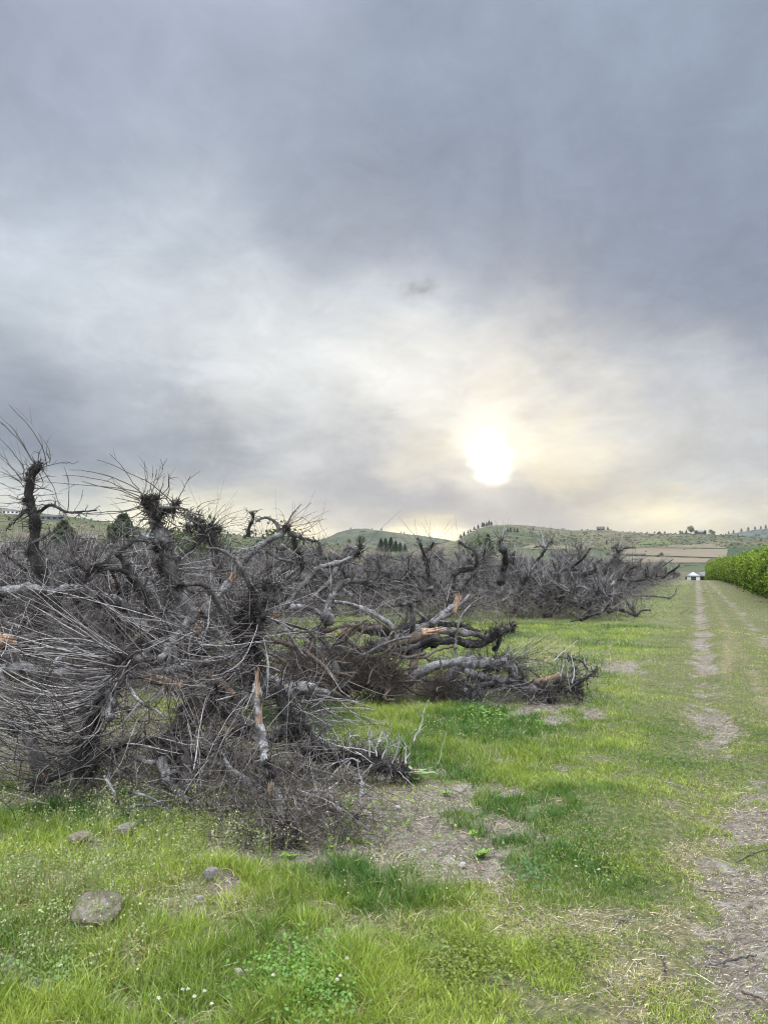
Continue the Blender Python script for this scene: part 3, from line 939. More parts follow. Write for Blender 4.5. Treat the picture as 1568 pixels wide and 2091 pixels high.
# --- generic torn-out tree, used for the mass of the orchard
def generic_tree(seed, style):
    global rs
    keep = rs
    rs = np.random.RandomState(seed)
    t = Tree((0, 0, 0))
    th = rs.uniform(0, 6.28)
    tilt = {'lying': 0.25, 'leaning': 0.75, 'upright': 1.2}[style] + rs.uniform(-.1, .15)
    ax = np.array([math.cos(tilt), 0, math.sin(tilt)])
    c0 = np.array([-0.6, 0, 0.25])
    L = 0.9 + 0.4 * rs.rand()
    Q, R = t.limb([c0, c0 + ax * L * .5 + [0, .08, 0], c0 + ax * L], 0.12, 0.10, M_DARK if rs.rand() < .5 else M_MID, 'trunk', 8, spurs=30)
    top = Q[-1]
    for k in range(5):
        a = k / 5 * 6.28 + rs.uniform(-.4, .4)
        sd_ = np.cross(ax, [0, 1, 0])
        d = unit(ax * 0.5 + np.array([0, 1, 0]) * math.cos(a) + sd_ * math.sin(a) * .8)
        if d[2] < -0.1: d[2] *= -0.35; d = unit(d)
        Lk = 0.9 + 0.9 * rs.rand()
        b0 = Q[int(len(Q) * (0.55 + .4 * rs.rand())) - 1]
        p1 = b0 + d * Lk * .4 + rdir(1)[0] * .08
        d2 = unit(d + np.array([0, 0, .45]) + rdir(1)[0] * .5)
        p2 = p1 + d2 * Lk * .35
        p3 = p2 + unit(d2 + np.array([0, 0, .35]) + rdir(1)[0] * .7) * Lk * .35
        zmax = 1.95 + 0.45 * rs.rand()
        for p in (p1, p2, p3):
            p[2] = min(max(p[2], 0.12), zmax)
        mat = [M_DARK, M_MID, M_DARK, M_MID, M_PALE, M_DARK][rs.randint(6)]
        q, r = t.limb([b0, p1, p2, p3], 0.068, 0.030, mat, 'limb', 7, spurs=60, sl=1.2)
        t.shoots_on(q, r, 80, (-.3, 0, .9), .45, (.2, .75), (-.15, 0, .12), 0.0045, 0.2)
        t.knob(p3, 0.05, 18)
        for j in range(5):
            i0 = int(len(q) * (0.3 + .6 * rs.rand()))
            b = q[min(i0, len(q) - 1)]
            dd = unit(d + rdir(1)[0] * 1.1 + np.array([0, 0, .2]))
            Ls = .35 + .5 * rs.rand()
            e1 = b + dd * Ls * .5; e2 = e1 + unit(dd + rdir(1)[0] * .8) * Ls * .5
            for p in (e1, e2): p[2] = min(max(p[2], 0.06), zmax)
            q2, r2 = t.limb([b, e1, e2], 0.034, 0.016, mat, 'limb', 5, spurs=34, sl=1.3)
            t.shoots_on(q2, r2, 26, (-.3, 0, .7), .35, (.15, .65), (-.15, 0, .1), 0.0042)
    t.roots(c0, 0.42, 12, (-1, 0, 0), 220)
    t.brushwood((0.5, 0, .5), (1.9, 1.9, .6), 2200, (.15, .55), 0.0036, (-.2, 0, .15), .3, t.twig)
    t.brushwood((0.5, 0, .2), (2.1, 2.1, .3), 1000, (.15, .45), 0.0035, (0, 0, .2), .3)
    root = t.build('dead_apple_tree', None, 'dead tree', merge=True)
    rs = keep
    return root


def dup(root, loc, rz, sc, label, group):
    r = root.copy(); COL.objects.link(r)
    r.location = loc; r.rotation_euler = (0, 0, rz); r.scale = (sc, sc, sc)
    r['label'] = label; r['group'] = group
    for ch in list(root.children):
        c = ch.copy(); COL.objects.link(c); c.parent = r
    return r


protos = [generic_tree(100 + i, ['lying', 'leaning', 'upright', 'lying', 'leaning', 'lying', 'leaning', 'upright'][i]) for i in range(8)]
used = set()


def plant(k, x, y, rz, sc, label, group):
    z = float(height(np.array([x]), np.array([y]))[0])
    p = protos[k]
    if k not in used:
        used.add(k)
        p.location = (x, y, z); p.rotation_euler = (0, 0, rz); p.scale = (sc,) * 3
        p['label'] = label; p['group'] = group
        return p
    return dup(p, (x, y, z), rz, sc, label, group)


rnd = random.Random(5)
GROUP = 'dead apple trees torn out across the orchard'
LBL = 'torn-out dead apple tree of grey twigs in the wide mass behind the piles'
placed = []


def free(x, y, r):
    return all((x - a) ** 2 + (y - b) ** 2 > r * r for a, b in placed)


cnt = 0
# the front of the wide mass, then its depth
ring = []
for d0, d1, sp in ((27.2, 36, 1.85), (36, 55, 3.0), (55, 90, 4.6), (90, 135, 7.0)):
    tries = 0
    while tries < 1800:
        tries += 1
        d = rnd.uniform(d0, d1)
        a = math.radians(rnd.uniform(-29.5, 21))
        x, y = d * math.sin(a), d * math.cos(a)
        al, s_ = lane(x, y)
        if s_ > -3.4: continue
        if not free(x, y, sp): continue
        placed.append((x, y))
        ring.append((x, y))
for (x, y) in ring[:265]:
    dd, aa = math.hypot(x, y), math.degrees(math.atan2(x, y))
    rank = 'in the front rank' if dd < 36 else 'just behind the front rank' if dd < 55 else 'deep inside' if dd < 90 else 'at the far back'
    side = 'left part' if aa < -10 else 'middle part' if aa < 6 else 'right part'
    plant(rnd.randrange(8), x, y, rnd.uniform(0, 6.28), rnd.uniform(.95, 1.18), 'torn-out dead apple tree %s of the wide grey mass, %s' % (rank, side), GROUP)
print('mass trees', len(ring))
# behind the near left pile
LBL2 = 'torn-out dead apple tree in the dense tangle behind the near left pile'
mid = 0
for (u, d) in ((20, 10), (150, 10.5), (290, 11), (60, 12.6), (230, 13), (380, 13.2), (-40, 15), (130, 15.5), (300, 15.7), (450, 15.8), (40, 18.2), (200, 18.6), (350, 19), (500, 19.5), (-20, 21.5), (120, 22), (270, 22.5),
               (430, 23.5), (560, 22.5), (-60, 25), (60, 26), (190, 26.5), (330, 26.8), (470, 27.5), (600, 27.5), (-80, 12), (-60, 19)):
    p = W(u, 1165, d)
    LBL2 = 'torn-out dead apple tree %s the near left pile, %s' % ('tangled right behind' if d < 14 else 'some way behind' if d < 20 else 'farther back behind',
                                                                  'below the leftmost stem' if u < 100 else 'below the two tall stems' if u < 240 else 'right of the bristling head' if u < 400 else 'toward the centre pile')
    plant(rnd.randrange(8), p[0], p[1], rnd.uniform(0, 6.28), rnd.uniform(.85, 1.0) * (1.0 if d > 12 else .85), LBL2, 'dead apple trees tangled behind the near left pile')


# ------------------------------------------------------------------ near left pile, tree by tree
def hero(u, v):
    g = G(u, v)
    return Tree((g[0], g[1], 0))


LEFT = (-1, 0, 0)
# the leftmost upright stem
t = Tree((W(80, 1165, 8)[0], 8.0, 0))
D = 8.0
Q, R = t.limb(P_((60, 1330, D + .3), (84, 1240, D + .1), (88, 1175, D), (70, 1116, D), (71, 1068, D), (62, 1033, D), (60, 998, D), (67, 971, D), (78, 950, D)), px(13, D), px(6.5, D), M_DARK, 'trunk', 10, spurs=230, sl=1.2, rough=.2)
t.shoots_on(Q, R, 50, (-.6, -.2, .1), .5, (.12, .5), (0, 0, .1), .0032, 0.35)
for (u, v, r) in ((79, 948, 8), (60, 985, 9), (54, 1024, 10), (66, 1045, 9), (74, 1075, 10), (75, 1140, 14), (62, 1130, 9)): t.knob(W(u, v, D), px(r, D), 70)
for pts in (((96, 950), (88, 915), (60, 870), (19, 827)), ((102, 946), (104, 928), (94, 904), (62, 861), (32, 832)), ((70, 945), (48, 907), (24, 872), (-4, 846)), ((70, 946), (40, 899), (0, 860), (-20, 845)),
            ((48, 977), (48, 953), (27, 923), (-3, 892)), ((48, 980), (24, 953), (-3, 920)), ((46, 982), (20, 950), (-5, 930)), ((46, 988), (26, 972), (3, 953)), ((44, 985), (10, 966), (-6, 962)),
            ((42, 1000), (24, 996), (-3, 984)), ((86, 954), (107, 949), (134, 943), (150, 947), (161, 942)), ((88, 958), (96, 972), (110, 995), (122, 1030), (128, 1040)), ((78, 948), (80, 930), (85, 915)),
            ((40, 1020), (20, 1012), (-4, 1012)), ((40, 1026), (15, 1028), (-4, 1026)), ((70, 983), (90, 975), (102, 966)), ((76, 996), (100, 1000), (110, 1006)), ((80, 1012), (104, 1010), (128, 1008)),
            ((80, 1024), (104, 1022), (125, 1026)), ((75, 948), (66, 930), (72, 922)), ((139, 1046), (142, 1001), (139, 974), (131, 953)), ((153, 1044), (166, 1020), (169, 1001)), ((104, 940), (96, 922), (97, 902))):
    t.wand([W(a, b, D + rs.uniform(-.2, .2)) for a, b in pts], px(1.25, D), sub=2)
t.limb(P_((80, 1046, D), (102, 1032, D - .1), (120, 1037, D - .2), (139, 1046, D - .2), (166, 1045, D - .3), (198, 1042, D - .3)), px(3.4, D), px(1.2, D), M_DARK, 'limb', 7, spurs=26)
t.limb(P_((58, 1040, D), (40, 1054, D - .2), (26, 1068, D - .2), (14, 1080, D - .3)), px(3.5, D), px(1.5, D), M_DARK, 'limb', 7, spurs=20)
t.limb(P_((102, 1086, D), (84, 1100, D - .1), (60, 1112, D - .2)), px(3.5, D), px(1.5, D), M_MID, 'limb', 7, spurs=20)
t.build('dead_apple_tree', 'tall dark knobbly stem upright at the far left, long shoots curving up against the sky')

# the upright stem with the bristling head; its lower arm carries the great fan of shoots
t = Tree((W(380, 1200, 6.8)[0], 6.8, 0))
D = 6.9
Q, R = t.limb(P_((396, 1262, D - .1), (386, 1241, D), (370, 1215, D), (351, 1180, D), (345, 1148, D), (334, 1121, D), (335, 1100, D), (321, 1070, D), (316, 1046, D), (305, 1016, D)), px(12, D), px(10, D), M_MID, 'trunk', 12, spurs=90, rough=.1)
t.spurs_on(Q, R, 200, 1.2, 0.3, 1.0)
for (u, v, r) in ((297, 1020, 13), (314, 1018, 12), (305, 1032, 13), (316, 1050, 11), (322, 1068, 11), (326, 1120, 10), (330, 1150, 10), (334, 1165, 9)): t.knob(W(u - (4 if v > 1060 else 0), v, D - .03), px(r, D), 95)
for pts in (((292, 1010), (276, 996), (236, 977), (187, 963), (141, 959)), ((290, 1015), (260, 1003), (227, 985), (180, 975), (129, 970)), ((285, 1020), (250, 1003), (206, 993), (167, 982)),
            ((290, 1006), (240, 996), (180, 991), (120, 986), (75, 983)), ((285, 1000), (268, 980), (248, 950), (224, 926)), ((355, 1026), (330, 1005), (300, 982), (262, 965), (230, 949), (198, 939)),
            ((308, 1010), (315, 995), (332, 960), (328, 938)), ((296, 1006), (301, 971), (295, 941)), ((310, 1008), (316, 985), (321, 958)), ((330, 1012), (344, 995), (345, 974), (347, 968)), ((361, 1025), (375, 998), (390, 970)),
            ((362, 1030), (380, 1018), (388, 1015)), ((305, 1006), (312, 980), (312, 966)), ((325, 1014), (332, 990), (336, 970)), ((340, 1018), (346, 1000), (345, 975)), ((285, 1026), (262, 1022), (238, 1016)), ((285, 1022), (262, 1014), (248, 1010)),
            ((289, 1033), (258, 1042), (228, 1044), (180, 1049), (145, 1049)), ((290, 1036), (250, 1046), (200, 1050), (139, 1046)), ((330, 1120), (321, 1113), (268, 1125), (235, 1127), (201, 1125)), ((343, 1080), (321, 1099), (241, 1103), (180, 1099), (131, 1097)),
            ((300, 1040), (260, 1060), (200, 1065), (160, 1054)), ((300, 1050), (280, 1075), (250, 1095), (240, 1110)), ((310, 1060), (285, 1080), (262, 1092)), ((375, 1045), (386, 1090), (380, 1108), (340, 1116)), ((340, 1040), (380, 1055), (408, 1072)),
            ((345, 1062), (365, 1075), (384, 1070)), ((350, 1050), (370, 1058), (388, 1050))):
    t.wand([W(a, b, D + rs.uniform(-.25, .1)) for a, b in pts], px(1.35, D), sub=3)
t.limb(P_((313, 1037, D), (345, 1036, D - .1), (370, 1038, D - .1), (386, 1044, D - .1), (412, 1054, D)), px(3.2, D), px(1.2, D), M_MID, 'limb', 7, spurs=30)
t.limb(P_((318, 1050, D), (338, 1046, D), (355, 1040, D), (360, 1026, D)), px(5, D), px(3.4, D), M_DARK, 'limb', 8, spurs=60)
t.knob(W(359, 1029, D), px(7.5, D), 80)
t.shoots_on(Q, R, 40, (-.2, -.3, .1), .3, (.1, .38), (0, 0, -.1), .003, .3)
# arm running down to the fan
D2 = 6.0
QA, RA_ = t.limb(P_((396, 1255, D - .1), (375, 1284, 6.6), (348, 1311, 6.4), (336, 1338, 6.25), (311, 1352, 6.15), (292, 1343, 6.1), (272, 1351, 6.05), (254, 1356, D2)), px(8.5, 6.5), px(7, 6), M_PALE, 'limb', 10, spurs=46)
t.limb(P_((345, 1306, 6.4), (325, 1312, 6.35), (300, 1330, 6.3), (288, 1342, 6.25)), px(5, 6.3), px(4, 6.3), M_PALE, 'limb', 8, spurs=10)
t.knob(W(252, 1352, D2), px(17, D2), 220); t.knob(W(262, 1345, D2), px(12, D2), 120); t.knob(W(345, 1316, 6.35), px(10, 6.3), 80)
QF, RF = t.limb(P_((250, 1358, D2), (241, 1391, D2 - .1), (210, 1420, D2 - .15), (193, 1458, D2 - .2), (182, 1512, D2 - .25), (171, 1590, D2 - .3)), px(10, 6), px(15, 6), M_DARK, 'limb', 10, spurs=240, sl=1.2)
for k in range(150):
    i = rs.randint(0, int(len(QF) * .78)); b = QF[i]
    f = i / len(QF)
    eu = rs.uniform(-120, 110); ev = 1330 + 150 * f + rs.uniform(-10, 170) * (.4 + f)
    e = W(eu, min(ev, 1640), rs.uniform(4.5, 6.3)); e[2] = max(e[2], .05)
    t.shoots_to(b, [e], .0044, .02, (.02, -.02, -.16))
for k in range(60):
    e = W(rs.uniform(-100, 150), rs.uniform(1180, 1370), rs.uniform(5.2, 6.6))
    t.shoots_to(W(250, 1348, D2), [e], .0038, .05, (0, -.03, -.06 + .15 * rs.rand()))
for k in range(26):
    e = W(rs.uniform(20, 330), rs.uniform(1160, 1260), rs.uniform(5.6, 6.8))
    t.shoots_to(QA[rs.randint(2, len(QA))], [e], .0036, .02, (-.02, 0, .02))
for pts in (((266, 1348), (262, 1358), (248, 1363), (215, 1357), (160, 1345), (70, 1335), (0, 1329)), ((256, 1362), (246, 1385), (220, 1393), (165, 1395), (117, 1396)), ((350, 1322), (342, 1350), (325, 1374), (300, 1381), (274, 1383)),
            ((235, 1370), (200, 1388), (120, 1380), (60, 1350), (36, 1317)), ((240, 1395), (215, 1440), (190, 1500), (150, 1530), (118, 1541)), ((232, 1400), (200, 1450), (150, 1515), (60, 1560)), ((225, 1405), (180, 1440), (110, 1460), (0, 1457)),
            ((285, 1436), (265, 1460), (230, 1495), (170, 1505), (125, 1509)), ((230, 1398), (250, 1470), (248, 1540)), ((215, 1416), (190, 1450), (100, 1478), (0, 1480)), ((205, 1422), (150, 1424), (60, 1428), (0, 1421)),
            ((205, 1430), (165, 1450), (80, 1460), (0, 1440)), ((237, 1400), (228, 1460), (190, 1520), (130, 1545)), ((306, 1440), (300, 1480), (250, 1515), (186, 1520)), ((228, 1380), (150, 1388), (60, 1372), (0, 1345)),
            ((226, 1376), (160, 1372), (100, 1352), (40, 1340)), ((20, 1315), (60, 1320), (110, 1350), (170, 1370), (230, 1368))):
    t.wand([W(a, b, 5.7 - .5 * (i / len(pts)) + rs.uniform(-.1, .1)) for i, (a, b) in enumerate(pts)], px(2.0, 5.7))
t.limb(P_((258, 1390, D2 - .1), (275, 1420, 5.8), (290, 1435, 5.75), (306, 1444, 5.7), (322, 1452, 5.7), (335, 1465, 5.7)), px(4.5, 5.8), px(2.5, 5.8), M_PALE, 'limb', 7)
t.brushwood(W(140, 1440, 6.2), (1.3, .7, .5), 2200, (.08, .3), .0017)
t.brushwood(W(60, 1520, 5.8), (1.1, .6, .5), 1400, (.15, .5), .0026, (-1, 0, -.1), .7, t.twig)
t.brushwood(W(330, 1480, 5.6), (.55, .45, .45), 1900, (.06, .25), .0016)
t.brushwood(W(250, 1570, 5.6), (.8, .5, .3), 900, (.15, .5), .003, (.2, 0, 0), .2, t.twig)
t.build('dead_apple_tree', 'dark upright stem with a bristling head, its lower arm throwing a fan of shoots left')

# pale log lying across the left edge
t = Tree((W(120, 1210, 7.4)[0], 7.4, 0)); D = 7.4
Q, R = t.limb(P_((-60, 1212, D), (0, 1208, D), (32, 1205, D), (78, 1204, D), (104, 1208, D), (134, 1201, D), (166, 1206, D), (198, 1214, D), (241, 1226, D), (268, 1240, D), (290, 1250, D)), px(9.5, D), px(8, D), M_PALE, 'trunk', 12, spurs=60)
t.spurs_on(Q, R, 200, 1.1, .5, 1.)
for (u, v, r) in ((92, 1222, 12), (108, 1218, 10), (205, 1232, 11), (250, 1240, 13), (0, 1216, 10)): t.knob(W(u, v, D), px(r, D), 80)
t.limb(P_((108, 1210, D), (112, 1184, D), (101, 1160, D + .1), (98, 1140, D + .1)), px(7, D), px(5, D), M_MID, 'limb', 8, spurs=30)
t.limb(P_((105, 1215, D), (118, 1240, D), (125, 1262, D)), px(9, D), px(6, D), M_DARK, 'limb', 8, spurs=40)
t.shoots_on(Q, R, 45, (-.7, -.2, .2), .5, (.2, .7), (0, 0, .1), .0034)
t.brushwood(W(80, 1290, 7), (1.2, .8, .5), 1500, (.1, .4), .0028, (-1, 0, .1), .3, t.twig)
t.brushwood(W(60, 1250, 7.6), (1.2, .5, .3), 700, (.1, .3), .002)
t.build('dead_apple_tree', 'pale smooth trunk lying level at the left edge, below the leftmost upright stem')

# log with the torn orange end, lower left edge
t = Tree((W(150, 1370, 6.7)[0], 6.7, 0)); D = 6.7
Q, R = t.limb(P_((-40, 1352, D), (8, 1366, D), (60, 1367, D), (150, 1378, D), (250, 1380, D), (330, 1373, D), (380, 1362, D), (430, 1351, D), (486, 1330, D)), px(10, D), px(8, D), M_PALE, 'trunk', 12, spurs=90)
t.shoots_on(Q, R, 50, (-.6, -.3, .1), .4, (.2, .6), (0, 0, .1), .0034)
t.limb(P_((-30, 1300, 6.6), (0, 1304, 6.6), (24, 1309, 6.6)), px(13, 6.6), px(12, 6.6), M_WOOD, 'limb', 9)
t.splinters(W(22, 1309, 6.6), (1, 0, -.1), px(11, 6.6), 10, .10)
t.limb(P_((0, 1366, 6.5), (10, 1400, 6.4), (4, 1430, 6.3)), px(4, 6.5), px(2, 6.5), M_PALE, 'limb', 7)
t.brushwood(W(60, 1330, 6.8), (1., .6, .4), 1800, (.08, .3), .002)
t.brushwood(W(180, 1330, 7.2), (1.2, .6, .4), 1500, (.1, .35), .002)
t.build('dead_apple_tree', 'long pale log with a torn orange stub lying behind the fan of shoots')

# the brown split logs in the middle of the near pile
t = Tree((W(420, 1440, 6.4)[0], 6.4, 0)); D = 6.4
t.limb(P_((312, 1387, D), (345, 1398, D), (375, 1418, D), (413, 1443, D), (446, 1458, D), (470, 1466, D)), px(9, D), px(7, D), M_ROOT, 'trunk', 10)
t.limb(P_((318, 1384, D + .05), (350, 1392, D), (372, 1404, D)), px(6, D), px(3, D), M_WOOD, 'limb', 7)
t.limb(P_((430, 1380, D + .1), (455, 1395, D + .05), (480, 1420, D), (500, 1440, D)), px(8, D), px(5, D), M_WOOD, 'limb', 8)
t.limb(P_((345, 1385, 6.6), (380, 1402, 6.6), (412, 1404, 6.6), (440, 1395, 6.6)), px(8, 6.6), px(10, 6.6), M_ROOT, 'limb', 8)
t.splinters(W(388, 1400, 6.45), (1, 0, -.2), px(10, D), 12, .16); t.splinters(W(318, 1386, 6.4), (-1, 0, .3), px(9, D), 12, .12)
t.limb(P_((455, 1455, 6.3), (476, 1442, 6.3), (495, 1430, 6.3), (522, 1412, 6.3)), px(8.5, 6.3), px(8, 6.3), M_PALE, 'limb', 9, spurs=10)
t.limb(P_((430, 1480, 6.1), (463, 1479, 6.1), (490, 1484, 6.1), (512, 1487, 6.1)), px(4, 6.1), px(3.5, 6.1), M_ROOT, 'limb', 8)
t.limb(P_((425, 1520, 6), (430, 1490, 6.1), (446, 1466, 6.2)), px(9, 6.1), px(8, 6.1), M_MID, 'limb', 8)
t.limb(P_((380, 1546, 5.6), (385, 1580, 5.6), (382, 1620, 5.5)), px(10, 5.6), px(12, 5.6), M_MID, 'limb', 8, spurs=40)
t.limb(P_((262, 1540, 5.5), (280, 1548, 5.5), (300, 1556, 5.5), (345, 1556, 5.5)), px(4, 5.5), px(5, 5.5), M_PALE, 'limb', 8)
t.roots(W(430, 1420, 6.5), .32, 10, (0, 0, 0), 500)
t.brushwood(W(440, 1510, 5.9), (.8, .6, .45), 900, (.2, .6), .0036, (.3, 0, .2), .2, t.twig)
t.brushwood(W(430, 1560, 5.8), (.7, .5, .3), 700, (.1, .4), .002)
for k in range(22):
    b = W(rs.uniform(340, 480), rs.uniform(1560, 1660), 5.3); b[2] = max(b[2], .03)
    e = W(rs.uniform(280, 620), rs.uniform(1400, 1640), rs.uniform(5.2, 6)); e[2] = max(e[2], .03)
    t.shoots_to(b, [e], .0035, .05, (0, 0, .08))
t.build('dead_apple_tree', 'split brown logs with raw orange heartwood lying in the middle of the near pile')

# the bushy knot in the middle, with its shoots trailing left
t = Tree((W(515, 1400, 6.3)[0], 6.3, 0)); D = 6.5
Q, R = t.limb(P_((530, 1420, 6.3), (525, 1368, D), (514, 1328, D), (511, 1301, D), (517, 1269, D), (522, 1242, D), (518, 1215, D), (514, 1196, D)), px(11, D), px(7, D), M_DARK, 'trunk', 10, spurs=420, sl=1.4)
for (u, v, r) in ((492, 1266, 17), (480, 1275, 15), (503, 1290, 17), (520, 1250, 12), (525, 1265, 14), (500, 1240, 10), (510, 1318, 12), (486, 1290, 14)): t.knob(W(u, v, D - .05), px(r, D), 130)
t.limb(P_((514, 1204, D), (500, 1172, D - .1), (488, 1150, D - .1), (478, 1138, D), (452, 1124, D), (420, 1117, D)), px(5.5, D), px(2, D), M_MID, 'limb', 8, spurs=24)
t.limb(P_((520, 1240, D), (545, 1225, D), (565, 1204, D + .1), (585, 1180, D + .2), (600, 1165, D + .2)), px(5, D), px(2.5, D), M_MID, 'limb', 8, spurs=24)
t.limb(P_((526, 1236, D), (535, 1245, 6.3), (540, 1262, 6.2)), px(6, D), px(5, D), M_DARK, 'limb', 8, spurs=24)
t.limb(P_((526, 1314, D), (545, 1342, 6.2), (547, 1372, 6.1), (544, 1392, 6.1), (530, 1408, 6.1), (500, 1416, 6), (440, 1430, 5.9)), px(3.2, D), px(1.5, D), M_PALE, 'limb', 7)
t.limb(P_((578, 1275, 6.8), (592, 1296, 6.6), (605, 1320, 6.5), (628, 1345, 6.5)), px(3.5, D), px(2.5, D), M_MID, 'limb', 7, spurs=10)
t.limb(P_((562, 1298, 6.4), (575, 1286, 6.4), (600, 1291, 6.4), (640, 1288, 6.3), (650, 1276, 6.3)), px(3, D), px(1.5, D), M_MID, 'limb', 7, spurs=10)
for k in range(64):
    b = Q[rs.randint(int(len(Q) * .15), int(len(Q) * .85))]
    e = W(rs.uniform(300, 440), rs.uniform(1230, 1440), rs.uniform(5.6, 6.6))
    t.shoots_to(b, [e], .0036, .05, (.05, -.03, -.12))
for k in range(30):
    b = Q[rs.randint(int(len(Q) * .4), len(Q))]
    e = W(rs.uniform(400, 720), rs.uniform(1130, 1330), rs.uniform(6., 7))
    t.shoots_to(b, [e], .0034, .05, (0, -.03, .06 * rs.normal()))
for pts in (((380, 1286), (440, 1303), (500, 1302), (530, 1290), (556, 1302)), ((410, 1317), (470, 1318), (530, 1310), (560, 1309)), ((380, 1163), (440, 1167), (500, 1209), (512, 1203)), ((380, 1172), (430, 1178), (470, 1182)), ((400, 1207), (450, 1207), (512, 1205)),
            ((428, 1270), (410, 1320), (398, 1340)), ((424, 1282), (428, 1240), (432, 1215)), ((470, 1255), (440, 1262), (400, 1300)), ((560, 1295), (590, 1260), (640, 1230))):
    t.wand([W(a, b, 6.1) for a, b in pts], px(1.5, 6.1), bleach=(rs.rand() < .3))
t.brushwood(W(500, 1290, 6.7), (.9, .5, .5), 1500, (.08, .3), .002)
t.brushwood(W(440, 1360, 6.2), (.7, .4, .35), 1200, (.2, .5), .003, (-1, 0, -.3), .8, t.twig)
t.build('dead_apple_tree', 'dark bushy knot of spurs on an upright stem amid the near pile, shoots trailing left')

# long pale limb climbing right with two orange breaks
t = Tree((W(480, 1200, 8.6)[0], 8.6, 0)); D = 8.6
Q, R = t.limb(P_((404, 1278, D - .3), (407, 1264, D - .3), (423, 1237, D - .2), (447, 1213, D - .1), (471, 1188, D), (487, 1162, D), (511, 1132, D), (533, 1114, D), (550, 1102, D), (568, 1094, D), (584, 1080, D)), px(8.5, D), px(5, D), M_PALE, 'trunk', 11, spurs=60)
t.splinters(W(406, 1268, D - .35), (-.4, 0, -1), px(10, D), 16, .22); t.splinters(W(473, 1184, D - .04), (-.5, 0, -.8), px(9, D), 12, .16)
t.limb(P_((398, 1340, D - .4), (406, 1325, D - .4), (414, 1308, D - .4)), px(8, D), px(6, D), M_WOOD, 'limb', 8)
t.knob(W(585, 1078, D), px(9, D), 150)
t.limb(P_((576, 1090, D), (570, 1084, D), (562, 1066, D), (543, 1057, D), (522, 1065, D)), px(3, D), px(2, D), M_MID, 'limb', 7, spurs=10)
t.limb(P_((509, 1096, D + .2), (508, 1080, D + .2), (516, 1064, D + .2), (518, 1053, D + .2), (514, 1044, D + .2)), px(3.2, D), px(2, D), M_DARK, 'limb', 7, spurs=50)
t.limb(P_((584, 1082, D), (600, 1093, D), (625, 1101, D), (650, 1106, D)), px(4, D), px(2, D), M_MID, 'limb', 7, spurs=30)
t.limb(P_((545, 1125, D), (570, 1140, D), (600, 1150, D), (575, 1170, D)), px(4, D), px(2, D), M_MID, 'limb', 7, spurs=30)
t.limb(P_((601, 1100, D + .3), (605, 1120, D + .3), (614, 1136, D + .3), (618, 1165, D + .3)), px(4, D), px(3.5, D), M_DARK, 'limb', 7, spurs=90)
for pts in (((585, 1070), (596, 1050), (616, 1028)), ((588, 1070), (610, 1048), (636, 1027)), ((588, 1074), (620, 1056), (648, 1044)), ((590, 1076), (630, 1068), (667, 1059)), ((590, 1080), (600, 1062), (615, 1056), (632, 1068), (644, 1092)), ((592, 1086), (630, 1076), (655, 1055)),
            ((595, 1090), (640, 1092), (669, 1078)), ((582, 1070), (580, 1055), (577, 1050)), ((584, 1072), (606, 1040), (618, 1030)), ((590, 1090), (622, 1086), (658, 1060)), ((586, 1072), (600, 1046), (612, 1036))):
    t.wand([W(a, b, D) for a, b in pts], px(1.0, D), sub=1)
t.shoots_on(Q, R, 70, (-.2, 0, .3), .3, (.2, .6), (0, 0, 0), .003)
t.brushwood(W(500, 1180, D + .2), (1.2, .6, .5), 1400, (.15, .5), .0026, (.2, 0, .1), .2, t.twig)
t.build('dead_apple_tree', 'long pale trunk climbing right with two orange breaks and shoots at its tip')

# slender pale limb reaching right
t = Tree((W(620, 1200, 9.2)[0], 9.2, 0)); D = 9.2
Q, R = t.limb(P_((540, 1275, D), (562, 1259, D), (578, 1245, D), (597, 1221, D), (610, 1202, D), (634, 1178, D), (651, 1159, D), (675, 1153, D), (701, 1146, D), (728, 1134, D)), px(6, D), px(4, D), M_PALE, 'trunk', 10, spurs=60)
t.splinters(W(562, 1258, D - .05), (-1, 0, -.6), px(6, D), 9, .14)
t.knob(W(728, 1132, D), px(6, D), 60)
t.limb(P_((726, 1134, D), (736, 1118, D), (734, 1102, D)), px(3, D), px(1.5, D), M_DARK, 'limb', 6, spurs=30)
t.limb(P_((700, 1146, D), (715, 1148, D), (726, 1152, D)), px(2.5, D), px(1.5, D), M_PALE, 'limb', 6)
t.limb(P_((538, 1258, D - .2), (545, 1240, D - .2), (560, 1215, D - .2), (590, 1190, D - .2), (620, 1160, D)), px(4, D), px(2, D), M_MID, 'limb', 6, spurs=20)
t.shoots_on(Q, R, 40, (0, 0, .3), .2, (.15, .5), (0, 0, 0), .003)
t.build('dead_apple_tree', 'slender pale limb reaching up to the right between the near pile and the centre pile')

